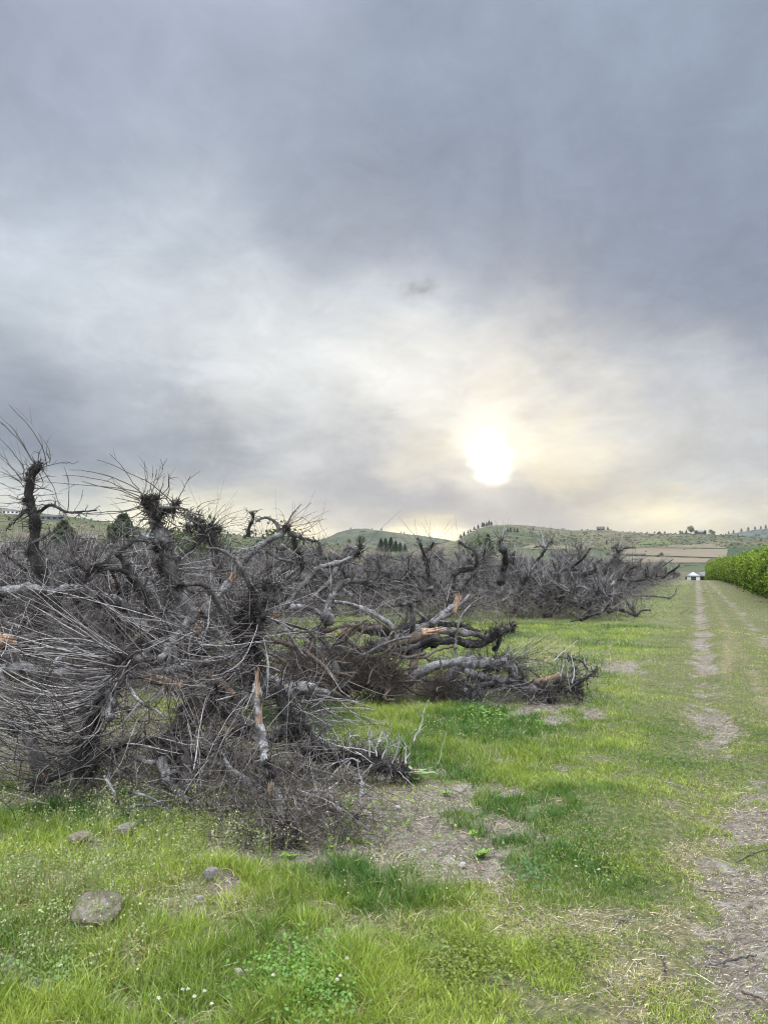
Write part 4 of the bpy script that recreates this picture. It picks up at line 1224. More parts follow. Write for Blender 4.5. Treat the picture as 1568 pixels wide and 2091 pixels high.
# the tree with the crown of shoots on the skyline
t = Tree((W(430, 1100, 10.5)[0], 10.5, 0)); D = 10.5
Q, R = t.limb(P_((470, 1240, D), (455, 1180, D), (440, 1130, D), (432, 1090, D)), px(9, D), px(7, D), M_DARK, 'trunk', 8, spurs=160)
t.limb(P_((432, 1090, D), (410, 1072, D), (392, 1062, D), (380, 1050, D)), px(6, D), px(3, D), M_DARK, 'limb', 8, spurs=160)
t.limb(P_((436, 1100, D), (415, 1100, D), (390, 1120, D), (360, 1150, D)), px(6, D), px(3, D), M_DARK, 'limb', 8, spurs=160)
for (u, v, r) in ((432, 1078, 12), (446, 1082, 10), (405, 1066, 12), (388, 1080, 12), (415, 1090, 12)): t.knob(W(u, v, D), px(r, D), 110)
for pts in (((434, 1074), (440, 1052), (460, 1030)), ((432, 1074), (450, 1050), (474, 1034)), ((436, 1076), (460, 1054), (500, 1040)), ((438, 1078), (470, 1058), (505, 1056)), ((438, 1080), (470, 1066), (500, 1060)), ((400, 1060), (412, 1040), (440, 1022)), ((398, 1056), (410, 1030), (452, 1018)),
            ((386, 1052), (396, 1038), (410, 1034)), ((440, 1084), (480, 1072), (510, 1076)), ((432, 1072), (432, 1050), (440, 1036)), ((440, 1082), (462, 1072), (486, 1050))):
    t.wand([W(a, b, D) for a, b in pts], px(.9, D), sub=1)
t.shoots_on(Q, R, 90, (.2, 0, .4), .4, (.2, .8), (.1, 0, .1), .003)
t.brushwood(W(420, 1130, D), (1.6, .8, .6), 1500, (.15, .5), .003, (.1, 0, .2), .2, t.twig)
t.build('dead_apple_tree', 'dark spur-crowded crown on the skyline right of the bristling head, shoots arching right')

# peeling pale stem coming down to the front
t = Tree((G(585, 1738)[0], G(585, 1738)[1], 0))
Q, R = t.limb(P_((523, 1400, 5.7), (526, 1440, 5.55), (531, 1486, 5.4), (539, 1526, 5.25), (542, 1549, 5.15), (549, 1586, 5.0), (556, 1616, 4.9)), px(8, 5.5), px(9, 5), M_PALE, 'trunk', 12, spurs=20)
t.limb(P_((556, 1612, 4.92), (572, 1652, 4.8), (579, 1692, 4.7), (584, 1738, 4.6)), px(10, 4.9), px(17, 4.6), M_MID, 'limb', 12, spurs=60)
t.splinters(W(526, 1400, 5.6), (0, 0, 1), px(8, 5.6), 12, .16); t.splinters(W(530, 1470, 5.4), (0, 0, 1), px(7, 5.5), 10, .12); t.splinters(W(556, 1618, 4.85), (0, -.2, 1), px(9, 4.9), 8, .10)
for (u, v, r, d) in ((545, 1560, 12, 5.0), (552, 1590, 14, 4.95), (585, 1690, 18, 4.65), (592, 1722, 20, 4.6), (575, 1730, 16, 4.6)): t.knob(W(u, v, d), px(r, d), 110)
t.limb(P_((640, 1408, 5.9), (600, 1400, 5.9), (580, 1416, 5.8), (560, 1400, 5.8)), px(12, 5.8), px(9, 5.8), M_PALE, 'limb', 10, spurs=40)
t.limb(P_((568, 1400, 5.7), (580, 1440, 5.7), (600, 1490, 5.75), (605, 1510, 5.8)), px(9, 5.8), px(9, 5.8), M_DARK, 'limb', 10, spurs=160)
t.limb(P_((460, 1722, 4.7), (490, 1728, 4.7), (515, 1722, 4.65), (545, 1712, 4.6), (575, 1690, 4.65)), px(3, 4.7), px(5, 4.7), M_PALE, 'limb', 8, spurs=10)
t.brushwood(W(560, 1590, 5.0), (.85, .4, .28), 1900, (.08, .32), .0016, (-1, 0, -.2), .4)
t.brushwood((W(600, 1700, 4.65)[0], 4.65, .12), (.42, .30, .22), 2200, (.05, .22), .0018)
t.brushwood((W(540, 1660, 4.9)[0], 4.9, .10), (.8, .4, .16), 1600, (.06, .28), .0016)
t.brushwood(W(640, 1620, 5.0), (.5, .4, .2), 900, (.08, .3), .0016, (1, 0, -.2), .4)
t.brushwood(W(600, 1480, 5.8), (.5, .35, .4), 1100, (.15, .45), .0026, (.2, 0, -.4), .4, t.twig)
for k in range(56):
    b = W(rs.uniform(560, 640), rs.uniform(1560, 1720), 4.9); b[2] = max(b[2], .03)
    e = W(rs.uniform(500, 860), rs.uniform(1600, 1760), rs.uniform(4.6, 5.4)); e[2] = max(e[2] * .5, .02)
    t.shoots_to(b, [e], .0028, .04, (0, 0, .07))
for k in range(40):
    b = W(rs.uniform(560, 640), rs.uniform(1410, 1480), 5.9)
    e = W(rs.uniform(640, 800), rs.uniform(1430, 1520), rs.uniform(5.4, 6.4))
    t.shoots_to(b, [e], .0026, .04, (0, 0, .05))
t.build('dead_apple_tree', 'peeling pale stem with torn orange bark reaching the bare soil before the near pile')

# low limb lying on the soil, broken end toward the mullein
t = Tree((G(720, 1585)[0], G(720, 1585)[1], 0))
Q, R = t.limb(P_((594, 1507, 6.3), (632, 1532, 6.2), (678, 1545, 6.15), (728, 1552, 6.1), (771, 1560, 6.05), (808, 1573, 6.0), (832, 1574, 6.0)), px(13, 6.1), px(9, 6), M_DARK, 'trunk', 11, spurs=420, sl=1.3, rough=.2)
t.splinters(W(836, 1574, 6.0), (1, 0, .05), px(7, 6), 9, .10)
for (u, v, r) in ((640, 1532, 12), (690, 1540, 12), (760, 1552, 14), (776, 1560, 15), (720, 1550, 12), (800, 1568, 12)): t.knob(W(u, v, 6.05), px(r, 6), 100)
for pts in (((620, 1518), (635, 1496), (650, 1500), (662, 1520)), ((735, 1555), (715, 1548), (690, 1556), (670, 1559)), ((715, 1550), (690, 1570), (655, 1615)), ((760, 1560), (742, 1580), (738, 1590), (732, 1654)), ((730, 1550), (733, 1580), (740, 1600), (735, 1655)), ((715, 1556), (708, 1575), (725, 1585), (728, 1600)),
            ((755, 1545), (755, 1520), (758, 1492)), ((780, 1550), (790, 1520), (785, 1500)), ((800, 1560), (812, 1530), (815, 1495)), ((715, 1522), (714, 1505), (738, 1501)), ((770, 1545), (768, 1525), (780, 1510)), ((640, 1500), (670, 1516), (700, 1525), (740, 1530), (770, 1540)), ((828, 1560), (828, 1520), (820, 1512)),
            ((845, 1512), (850, 1500), (862, 1475), (862, 1450)), ((690, 1600), (650, 1620), (600, 1625)), ((650, 1600), (690, 1650), (695, 1690)), ((690, 1680), (660, 1630), (640, 1600)), ((720, 1640), (690, 1690), (650, 1705))):
    pp = [W(a, b, 5.9 if b < 1590 else 5.9 - (b - 1590) / 115) for a, b in pts]
    for q in pp: q[2] = max(q[2], .02)
    t.wand(pp, px(1.9, 5.9), bleach=True, sub=3)
t.shoots_on(Q, R, 60, (.3, -.3, .6), .5, (.1, .35), (0, 0, 0), .0028)
t.brushwood(W(740, 1525, 6.1), (.5, .2, .16), 160, (.06, .25), .0022, (.4, 0, .6), .8, t.bleach)
t.build('dead_apple_tree', 'dark gnarled limb low on bare soil with bleached twigs, broken end beside the mullein')

# thin grey stick and forked twig by the front grass at left
t = Tree((G(270, 1690)[0], G(270, 1690)[1], 0))
for pts in (((214, 1584), (226, 1606), (234, 1620), (236, 1634), (260, 1660)), ((260, 1660), (272, 1646), (300, 1644), (340, 1646)), ((260, 1658), (280, 1685), (300, 1706)), ((262, 1616), (300, 1626), (332, 1642), (350, 1660))):
    pp = [W(a, b, 4.95) for a, b in pts]
    for q in pp: q[2] = max(q[2], .03)
    t.limb(pp, px(3.2, 5), px(1.8, 5), M_PALE, 'limb', 6, spurs=3)
t.build('fallen_branch', 'thin forked pale branch resting on the grass edge below the fan of shoots', 'branch')

# gnarled trees jammed into the depth of the near pile
def jam(label, c, spread, n, r, seed, mats, ln=(.5, 1.2), up=.35, spurs=40, shoots=7):
    global rs
    keep = rs; rs = np.random.RandomState(seed)
    c = np.array(c); t = Tree((c[0], c[1], 0))
    for i in range(n):
        b = c + rs.normal(size=3) * np.array(spread) * .5; b[2] = min(max(b[2], .08), c[2] + spread[2])
        d = unit(rdir(1)[0] * np.array([1, .7, .5]) + np.array([0, 0, up * rs.rand()]))
        L = rs.uniform(*ln); pts = [b]
        for k in range(4):
            d = unit(d + rdir(1)[0] * .55); e = pts[-1] + d * L / 4; e[2] = min(max(e[2], .05), c[2] + spread[2] * 1.3); pts.append(e)
        rr = r * rs.uniform(.5, 1.15)
        Q, R = t.limb(pts, rr, rr * .5, mats[rs.randint(len(mats))], 'limb', 9, spurs=spurs)
        if shoots: t.shoots_on(Q, R, shoots, (-.3, 0, .3), .3, (.15, .5), (0, 0, 0), .003)
        if rs.rand() < .5: t.knob(pts[-1], rr * 2.0, 60)
        if rs.rand() < .22: t.splinters(pts[0], pts[0] - pts[1], rr * .9, 9, .10)
    t.build('dead_apple_tree', label)
    rs = keep


jam('heap of dark crooked limbs deep in the near pile, behind the fan of shoots', W(190, 1300, 7.6), (1.9, 1.0, .5), 13, .040, 41, [M_DARK, M_DARK, M_MID, M_PALE])
jam('crooked limbs jammed behind the split brown logs of the near pile', W(430, 1335, 7.2), (1.3, 1.0, .5), 12, .042, 42, [M_DARK, M_MID, M_PALE, M_ROOT])
jam('dark broken limbs low under the fan of shoots at the left edge', W(170, 1530, 6.1), (1.5, .7, .4), 10, .034, 43, [M_DARK, M_MID, M_DARK])
jam('short crooked limbs low at the foot of the peeling stem', W(480, 1560, 5.7), (1.2, .8, .4), 12, .034, 44, [M_MID, M_PALE, M_DARK], (.35, .8), .2)
jam('tangle of dark limbs between the leftmost stem and the bristling head', W(200, 1195, 9.2), (2.6, 1.2, .4), 9, .042, 45, [M_DARK, M_DARK, M_MID])
jam('crossing grey and dark limbs behind the bushy knot of the near pile', W(560, 1215, 11), (1.8, 1.3, .5), 8, .036, 46, [M_PALE, M_MID, M_DARK], (.6, 1.3), .3)

# ------------------------------------------------------------------ centre pile
jam('grey-brown crossing logs stacked in the middle of the centre pile', W(820, 1330, 10.4), (1.7, .7, .5), 16, .038, 51, [M_MID, M_PALE, M_ROOT, M_DARK], (.7, 1.6), .1, 24, 6)
jam('thin dark branches spread low at the right of the centre pile', W(1040, 1400, 9.8), (1.1, .5, .2), 11, .024, 58, [M_DARK, M_MID, M_DARK], (.4, .9), .05, 60, 16)
jam('brown roots and crooked logs at the left of the centre pile', W(690, 1370, 9.6), (1.1, .5, .35), 12, .034, 53, [M_ROOT, M_ROOT, M_MID, M_PALE], (.5, 1.1), .2, 16, 4)
t = Tree((W(860, 1300, 10.3)[0], 10.3, 0)); D = 10.3
Q, R = t.limb(P_((700, 1338, D - .2), (760, 1322, D - .1), (820, 1299, D), (860, 1284, D), (890, 1268, D), (912, 1250, D), (928, 1238, D)), px(9, D), px(7, D), M_PALE, 'trunk', 11, spurs=70)
t.splinters(W(932, 1234, D), (.3, 0, 1), px(8, D), 9, .22)
t.limb(P_((905, 1262, D), (932, 1240, D), (948, 1225, D), (958, 1214, D)), px(5, D), px(3, D), M_PALE, 'limb', 8, spurs=10)
t.limb(P_((896, 1278, D + .1), (925, 1275, D + .2), (980, 1290, D + .2)), px(6, D), px(4, D), M_DARK, 'limb', 8, spurs=60)
t.limb(P_((929, 1366, D - .3), (929, 1330, D - .3), (936, 1273, D - .2), (956, 1240, D - .1), (990, 1216, D - .1)), px(2.6, D), px(1.5, D), M_PALE, 'limb', 6, spurs=6)
t.shoots_on(Q, R, 70, (0, -.2, .5), .4, (.2, .7), (0, 0, 0), .0034)
for pts in (((905, 1255), (870, 1220), (800, 1195), (740, 1190)), ((910, 1250), (980, 1235), (1030, 1218)), ((890, 1240), (905, 1200), (950, 1190)), ((880, 1250), (862, 1215), (840, 1200)), ((915, 1240), (900, 1200), (876, 1185)), ((940, 1240), (960, 1200), (1000, 1180)), ((870, 1255), (850, 1200), (835, 1180))):
    t.wand([W(a, b, D) for a, b in pts], px(1.6, D), sub=2)
t.build('dead_apple_tree', 'pale knobbly trunk rising right atop the centre pile, its top torn to a point')

t = Tree((W(760, 1290, 10.8)[0], 10.8, 0)); D = 10.8
Q, R = t.limb(P_((692, 1312, D), (708, 1292, D), (726, 1279, D), (755, 1285, D), (800, 1290, D), (830, 1284, D), (873, 1270, D), (900, 1258, D)), px(10, D), px(8, D), M_DARK, 'trunk', 10, spurs=120)
t.splinters(W(706, 1294, D - .05), (-1, 0, -.9), px(12, D), 14, .22); t.splinters(W(716, 1285, D - .05), (-1, 0, -.8), px(11, D), 12, .20)
t.limb(P_((785, 1288, D), (795, 1300, D), (798, 1312, D)), px(6, D), px(3, D), M_DARK, 'limb', 7, spurs=40)
for k in range(34):
    b = W(rs.uniform(730, 860), 1282, D); e = W(rs.uniform(700, 860), rs.uniform(1180, 1260), rs.uniform(10.4, 11.2))
    t.shoots_to(b, [e], .0034, .05, (-.05, 0, .12))
t.brushwood(W(800, 1260, D), (1.4, .5, .4), 700, (.15, .45), .0028, (0, 0, .4), .3, t.twig)
t.build('dead_apple_tree', 'dark arched trunk with a torn orange left end at the back of the centre pile')

t = Tree((W(860, 1300, 9.9)[0], 9.9, 0)); D = 9.9
Q, R = t.limb(P_((640, 1345, D), (700, 1336, D), (760, 1326, D), (823, 1310, D), (850, 1301, D), (882, 1291, D)), px(9, D), px(9, D), M_ROOT, 'trunk', 10, spurs=30)
t.splinters(W(880, 1292, D - .03), (1, 0, .15), px(10, D), 16, .22)
t.limb(P_((846, 1368, D - .2), (845, 1340, D - .1), (852, 1318, D), (858, 1304, D)), px(10, D), px(5, D), M_ROOT, 'limb', 9)
t.limb(P_((560, 1335, D + .2), (600, 1333, D + .2), (660, 1322, D + .1), (700, 1318, D)), px(8, D), px(7, D), M_PALE, 'limb', 9, spurs=20)
t.splinters(W(600, 1325, D), (-1, 0, .2), px(6, D), 7, .2)
t.roots(W(705, 1375, 9.4), .62, 26, (0, -.3, 0), 2400); t.roots(W(790, 1385, 9.3), .42, 16, (0, -.4, 0), 1400)
for pts in (((560, 1330), (600, 1345), (642, 1352), (683, 1366), (715, 1352), (744, 1336), (800, 1309), (840, 1300)), ((663, 1352), (680, 1318), (712, 1310), (730, 1335)), ((683, 1366), (740, 1345), (780, 1340), (860, 1343), (889, 1329), (926, 1319)), ((592, 1390), (600, 1375), (610, 1366), (606, 1380)),
            ((790, 1390), (780, 1378), (770, 1390), (772, 1410)), ((700, 1390), (720, 1375), (735, 1372), (728, 1392)), ((800, 1350), (815, 1390), (850, 1416), (870, 1418)), ((780, 1340), (800, 1335), (830, 1342), (870, 1334)), ((620, 1400), (640, 1380), (700, 1395), (740, 1380))):
    t.limb([W(a, b, 9.35) for a, b in pts], px(3.8, 9.3), px(2.4, 9.3), M_ROOT if rs.rand() < .4 else M_MID, 'root', 7)
t.build('dead_apple_tree', 'brown trunk with a snapped orange end and wide root mass, left of the centre pile')

t = Tree((W(960, 1300, 10.2)[0], 10.2, 0)); D = 10.2
Q, R = t.limb(P_((893, 1288, D), (920, 1290, D), (946, 1292, D), (970, 1295, D), (988, 1300, D), (1012, 1293, D), (1042, 1280, D)), px(6.5, D), px(5, D), M_PALE, 'trunk', 9, spurs=60)
t.spurs_on(Q, R, 160, 1.4, .6, 1)
t.knob(W(1045, 1280, D), px(9, D), 140); t.knob(W(1012, 1294, D), px(8, D), 90)
t.limb(P_((880, 1316, D), (905, 1308, D), (929, 1308, D), (960, 1315, D), (984, 1314, D), (1006, 1302, D), (1036, 1284, D)), px(8, D), px(6, D), M_DARK, 'limb', 9, spurs=160)
t.limb(P_((800, 1334, D), (835, 1330, D), (880, 1312, D)), px(9, D), px(9, D), M_DARK, 'limb', 9, spurs=60)
t.brushwood(W(960, 1330, D), (1.3, .4, .25), 1000, (.08, .25), .0024, (0, 0, -.2), .3, t.spur)
t.build('dead_apple_tree', 'pair of level limbs, pale and dark, ending right in a spiky tip, centre pile')

t = Tree((W(930, 1400, 9.5)[0], 9.5, 0)); D = 9.5
Q, R = t.limb(P_((825, 1400, D), (842, 1384, D), (858, 1372, D), (893, 1359, D), (939, 1353, D), (975, 1352, D), (1005, 1354, D), (1030, 1352, D), (1042, 1366, D), (1056, 1386, D)), px(10, D), px(9, D), M_PALE, 'trunk', 11, spurs=50)
t.spurs_on(Q, R, 260, 1.3, .65, 1)
t.limb(P_((946, 1367, D), (965, 1374, D), (986, 1382, D), (1019, 1386, D), (1050, 1389, D), (1080, 1395, D)), px(8, D), px(8, D), M_PALE, 'limb', 10, spurs=60)
t.limb(P_((920, 1412, D - .2), (940, 1410, D - .2), (958, 1414, D - .3), (975, 1424, D - .3)), px(9, D), px(7, D), M_PALE, 'limb', 9)
t.limb(P_((972, 1420, D - .2), (985, 1402, D - .1), (1000, 1399, D), (1032, 1401, D), (1079, 1408, D), (1110, 1414, D)), px(7, D), px(6, D), M_MID, 'limb', 9, spurs=80)
t.limb(P_((912, 1400, D - .2), (920, 1372, D - .1), (940, 1364, D), (952, 1350, D), (958, 1330, D)), px(6, D), px(5.5, D), M_MID, 'limb', 9)
t.limb(P_((1056, 1386, D), (1080, 1400, D), (1110, 1412, D), (1145, 1410, D), (1172, 1402, D), (1190, 1388, D), (1216, 1369, D)), px(7, D), px(2.5, D), M_DARK, 'limb', 9, spurs=260, sl=1.3)
t.limb(P_((1110, 1412, D), (1122, 1428, D), (1130, 1446, D - .1)), px(7, D), px(5, D), M_DARK, 'limb', 8, spurs=120)
t.limb(P_((1090, 1393, D), (1120, 1386, D), (1143, 1376, D)), px(6, D), px(4, D), M_WOOD, 'limb', 7)
t.limb(P_((1083, 1404, D - .2), (1092, 1412, D - .2)), px(8, D), px(7, D), M_PALE, 'limb', 9)
for (u, v, r) in ((1034, 1352, 12), (1054, 1380, 12), (1065, 1392, 12), (1108, 1408, 12), (1140, 1398, 10), (1126, 1440, 10), (1170, 1400, 8)): t.knob(W(u, v, D), px(r, D), 130)
for k in range(80):
    b = W(rs.uniform(1010, 1060), rs.uniform(1345, 1365), D); e = W(rs.uniform(1020, 1150), rs.uniform(1288, 1370), rs.uniform(9.2, 9.9))
    t.shoots_to(b, [e], .0026, .05, (0, 0, .03))
for k in range(70):
    b = W(rs.uniform(1080, 1170), rs.uniform(1395, 1412), D); e = W(rs.uniform(1100, 1235), rs.uniform(1330, 1420), rs.uniform(9.2, 9.9))
    t.shoots_to(b, [e], .0026, .05, (.02, 0, -.03))
for k in range(40):
    b = W(rs.uniform(1000, 1110), rs.uniform(1400, 1420), D - .1); e = W(rs.uniform(950, 1120), rs.uniform(1410, 1450), 9.3); e[2] = max(e[2], .02)
    t.shoots_to(b, [e], .0028, .05, (0, 0, .03))
for pts in (((1168, 1395), (1172, 1370), (1165, 1336)), ((1130, 1350), (1150, 1330), (1178, 1308)), ((1060, 1445), (1085, 1430), (1092, 1415), (1084, 1404)), ((1060, 1440), (1080, 1436), (1120, 1440)), ((975, 1450), (990, 1425), (998, 1412))):
    t.wand([W(a, b, 9.3) for a, b in pts], px(1.8, 9.3), bleach=True)
t.roots(W(912, 1412, 9.3), .36, 15, (0, -.3, -.2), 1800)
t.brushwood(W(1050, 1400, D), (1.1, .4, .2), 1300, (.08, .25), .0022, (0, 0, 0), .3, t.spur)
t.brushwood(W(1060, 1390, D), (1.2, .5, .35), 1100, (.15, .45), .0022, (.5, 0, .3), .5, t.twig)
t.brushwood(W(1030, 1440, 9.2), (1.2, .4, .15), 900, (.1, .35), .0018)
t.build('dead_apple_tree', 'pale double trunk with hanging brown roots and low twiggy crown, right of the centre pile')

# the root-heavy tree linking the near and the centre pile
t = Tree((W(610, 1390, 8.3)[0], 8.3, 0)); D = 8.3
t.limb(P_((545, 1420, D), (590, 1400, D), (640, 1380, D), (690, 1362, D)), px(10, D), px(9, D), M_MID, 'trunk', 9, spurs=30)
t.limb(P_((540, 1395, 8), (575, 1398, 8), (620, 1406, 8), (670, 1418, 8.1)), px(11, 8), px(9, 8), M_PALE, 'limb', 9, spurs=30)
t.limb(P_((532, 1372, 7.8), (538, 1350, 7.8), (536, 1392, 7.8)), px(9, 8), px(7, 8), M_WOOD, 'limb', 8)
t.splinters(W(538, 1372, 7.7), (0, 0, 1), px(10, 8), 10, .25)
t.roots(W(620, 1375, D), .42, 18, (0, -.3, 0), 1500)
t.brushwood(W(620, 1340, 8.6), (1.0, .5, .4), 900, (.1, .35), .0024, (0, 0, .2), .3, t.twig)
t.brushwood(W(560, 1390, 8), (.8, .5, .4), 1200, (.08, .3), .002)
t.build('dead_apple_tree', 'torn-out tree with tangled brown roots between the peeling stem and the centre pile')

# ------------------------------------------------------------------ the readable trees at the front of the far mass
def front_tree(label, limbs, D, knobs=(), shoots=110, brush=700, spurs=2.2):
    t = Tree((W(limbs[0][0][0][0], 1165, D)[0], D, 0))
    for (pts, w0, w1, mat) in limbs:
        n = len(pts)
        Q, R = t.limb([W(a, b, D + .35 * math.sin(i * 1.7)) for i, (a, b) in enumerate(pts)], px(w0 * .8, D), px(w1 * .8, D), mat, 'limb', 8, spurs=int(45 * spurs), sl=1.4)
        t.shoots_on(Q, R, int(shoots / len(limbs)), (-.1, 0, .6), .5, (.3, 1.0), (0, 0, 0), .006, .2)
    for (u, v, r) in knobs: t.knob(W(u, v, D), px(r * .7, D), 60)
    c = np.mean([W(p[0], p[1], D) for l in limbs for p in l[0]], axis=0); c[2] = min(c[2], .9)
    if brush:
        t.brushwood(c + np.array([-.3, .3, 0]), (2.0, 1.2, .5), brush, (.2, .6), .0045, (-.2, 0, .1), .3, t.twig)
        c[2] = .5
        t.brushwood(c, (2.0, 1.2, .5), brush, (.2, .6), .005)
    t.build('dead_apple_tree', label)


front_tree('dark forked trunk leaning right at the front of the mass, right of the centre pile',
           [(((1112, 1262), (1124, 1248), (1136, 1232), (1149, 1206), (1154, 1186), (1180, 1177), (1212, 1166), (1216, 1152)), 7, 4, M_DARK),
            (((1154, 1186), (1168, 1160), (1190, 1140), (1204, 1120)), 4, 2, M_DARK),
            (((1149, 1206), (1130, 1190), (1112, 1180)), 4, 2, M_DARK)], 26.5, ((1213, 1164, 6), (1155, 1186, 6)))
front_tree('thick black limb slanting right from the ground behind the centre pile tip',
           [(((1044, 1250), (1060, 1228), (1083, 1200), (1103, 1184), (1122, 1180)), 8, 5, M_DARK), (((1083, 1200), (1078, 1180), (1088, 1165)), 4, 2, M_DARK), (((1103, 1240), (1092, 1222), (1080, 1214)), 5, 4, M_MID)], 27.5, ((1104, 1184, 7), (1044, 1246, 10)))
front_tree('stout black upright trunk rising above the mass behind the centre pile',
           [(((1022, 1190), (1028, 1165), (1032, 1140), (1026, 1118)), 8, 6, M_DARK), (((1026, 1120), (1020, 1108), (1024, 1100)), 3, 1.5, M_DARK)], 24, ((1030, 1140, 8), (1026, 1122, 8), (1030, 1160, 8)), 70)
front_tree('slim black knobbly stem leaning left above the mass, left of the stout upright trunk',
           [(((884, 1215), (876, 1180), (868, 1140), (858, 1110), (853, 1100)), 5, 2.5, M_DARK), (((868, 1128), (880, 1118), (884, 1108)), 2.5, 1.2, M_DARK), (((882, 1200), (862, 1205), (850, 1196)), 4, 2, M_PALE)], 22, ((856, 1106, 5), (864, 1128, 5)), 70)
front_tree('hooked dark limb arching left with spiky tips above the mass behind the centre pile',
           [(((925, 1200), (930, 1170), (968, 1160), (972, 1130), (950, 1115), (936, 1106)), 5, 3, M_DARK), (((968, 1160), (985, 1145), (990, 1120)), 3, 1.5, M_DARK), (((925, 1176), (945, 1162), (968, 1160)), 6, 5, M_DARK)], 23, ((940, 1108, 5), (966, 1134, 6)), 90)
front_tree('dark limb curving up to the right beyond the stout upright trunk',
           [(((1092, 1180), (1086, 1155), (1100, 1140), (1112, 1122), (1104, 1116), (1090, 1118)), 4, 2, M_DARK), (((1112, 1122), (1120, 1112), (1128, 1104)), 2, 1, M_DARK)], 29, ((1112, 1122, 4), (1088, 1156, 4)), 90)
front_tree('pale trunk slanting up to a black fork at the right front of the mass',
           [(((1195, 1240), (1210, 1228), (1225, 1212), (1240, 1200), (1261, 1184), (1282, 1183)), 5, 4, M_PALE), (((1184, 1226), (1200, 1210), (1225, 1204), (1245, 1210), (1272, 1222), (1284, 1236), (1294, 1248)), 3.5, 2, M_MID), (((1261, 1184), (1275, 1170), (1300, 1155)), 3, 1.5, M_DARK)], 27.5, ((1270, 1184, 6),), 90)
front_tree('low dark trunk lying on the grass at the right front of the mass',
           [(((1165, 1272), (1180, 1268), (1195, 1261), (1212, 1254), (1228, 1250), (1242, 1236)), 4.5, 3, M_DARK), (((1242, 1236), (1250, 1232), (1246, 1244)), 2, 1, M_DARK)], 24.6, (), 30, 0, 1.5)
front_tree('forked grey limb reaching right over the grass at the right front of the mass',
           [(((1240, 1250), (1262, 1245), (1280, 1250), (1298, 1256), (1310, 1247), (1328, 1246)), 4, 2, M_DARK), (((1298, 1256), (1292, 1246), (1284, 1240)), 2.5, 1.5, M_MID)], 27, (), 26, 0, 1.2)
front_tree('thin dead branch lying alone at the grass edge of the lane beyond the mass',
           [(((1294, 1217), (1320, 1217), (1350, 1219), (1366, 1220), (1377, 1212), (1381, 1202)), 2.4, 1.5, M_MID), (((1366, 1220), (1370, 1226), (1362, 1223)), 1.5, 1, M_DARK)], 45, (), 14, 0, .5)
front_tree('dark leaning stem marking the far right tip of the mass near the lane',
           [(((1350, 1180), (1362, 1172), (1376, 1163), (1386, 1155)), 3, 2, M_DARK), (((1340, 1172), (1350, 1158), (1374, 1142)), 1.5, .8, M_DARK)], 52, ((1386, 1154, 3),), 50, 300, .8)

# ------------------------------------------------------------------ small things on the ground
def rock(name, label, u, v, r, sq, col, cat, seed):
    import bmesh
    g = G(u, v)
    bm = bmesh.new()
    bmesh.ops.create_icosphere(bm, subdivisions=4, radius=1.0)
    co = np.array([x.co[:] for x in bm.verts])
    a = fbm(co[:, 0] + 5 + co[:, 2], co[:, 1] + 9 - co[:, 2] * .6, 1.6, 4, seed)
    b = fbm(co[:, 0] * 2 + co[:, 2] * 2.3, co[:, 1] * 2 + 3 + co[:, 2], 4, 3, seed + 5)
    s = (0.72 + 0.5 * a + 0.16 * (b - .5))[:, None]
    co = co * s
    if seed != 4: co = np.where(np.abs(co) > .62, np.sign(co) * (.62 + (np.abs(co) - .62) * .4), co)
    for x, c in zip(bm.verts, co): x.co = c
    me = bpy.data.meshes.new(name); bm.to_mesh(me); bm.free()
    me.polygons.foreach_set('use_smooth', [seed % 2 == 0] * len(me.polygons))
    m, tt, out = new_mat(name + '_surface')
    oc = tt.n('ShaderNodeTexCoord').outputs['Object']
    n1_ = tt.noise(oc, 3.0, 6.0, .65)
    c = tt.ramp(n1_, [(0.3, tuple(x * .45 for x in col)), (0.5, col), (0.7, tuple(min(1, x * 1.45) for x in col))])
    principled(tt, out, c, .95, .15, tt.noise(oc, 9, 5, .7), .8, .02)
    me.materials.append(m)
    o = link(name, me, None, (g[0], g[1], float(height(np.array([g[0]]), np.array([g[1]]))[0]) + r * sq * (.12 if r < .1 else -.30)))
    o.scale = (r, r * .8, r * sq); o.rotation_euler = (0, 0, seed * 1.3)
    return tag(o, label, cat)


rock('stone', 'rough grey clod-like stone in the grass below the near pile', 430, 1818, .047, .75, (.24, .22, .20), 'stone', 3)
rock('stone', 'small pale stone just below the rough grey stone', 408, 1858, .022, .9, (.32, .31, .29), 'stone', 5)
rock('stone', 'broad low soil-crusted boulder in the lower left grass', 200, 1900, .135, .42, (.20, .172, .138), 'stone', 4)
rock('stone', 'small pale stone in mown grass at the bottom middle', 932, 1975, .022, .8, (.45, .42, .40), 'stone', 7)
rock('stone', 'pale stone low in the front grass above the clover flowers', 486, 2005, .022, .7, (.5, .47, .42), 'stone', 9)
rock('stone', 'small pale stone at the edge of the soil patch by the lush tuft', 865, 1742, .02, .8, (.5, .46, .43), 'stone', 11)
rock('stone', 'pinkish pale stone on bare soil below the soil patch', 945, 1770, .026, .6, (.48, .42, .38), 'stone', 13)
rock('stone', 'white stone on the soil patch, near the green sapling', 812, 1655, .024, .7, (.5, .48, .47), 'stone', 15)
rock('soil_clod', 'straw-covered brown clod of soil in the left grass', 165, 1745, .085, .38, (.22, .18, .14), 'clod', 8)
rock('soil_clod', 'grey clod of soil between the grass and the forked pale branch', 255, 1722, .08, .5, (.20, .18, .16), 'clod', 6)

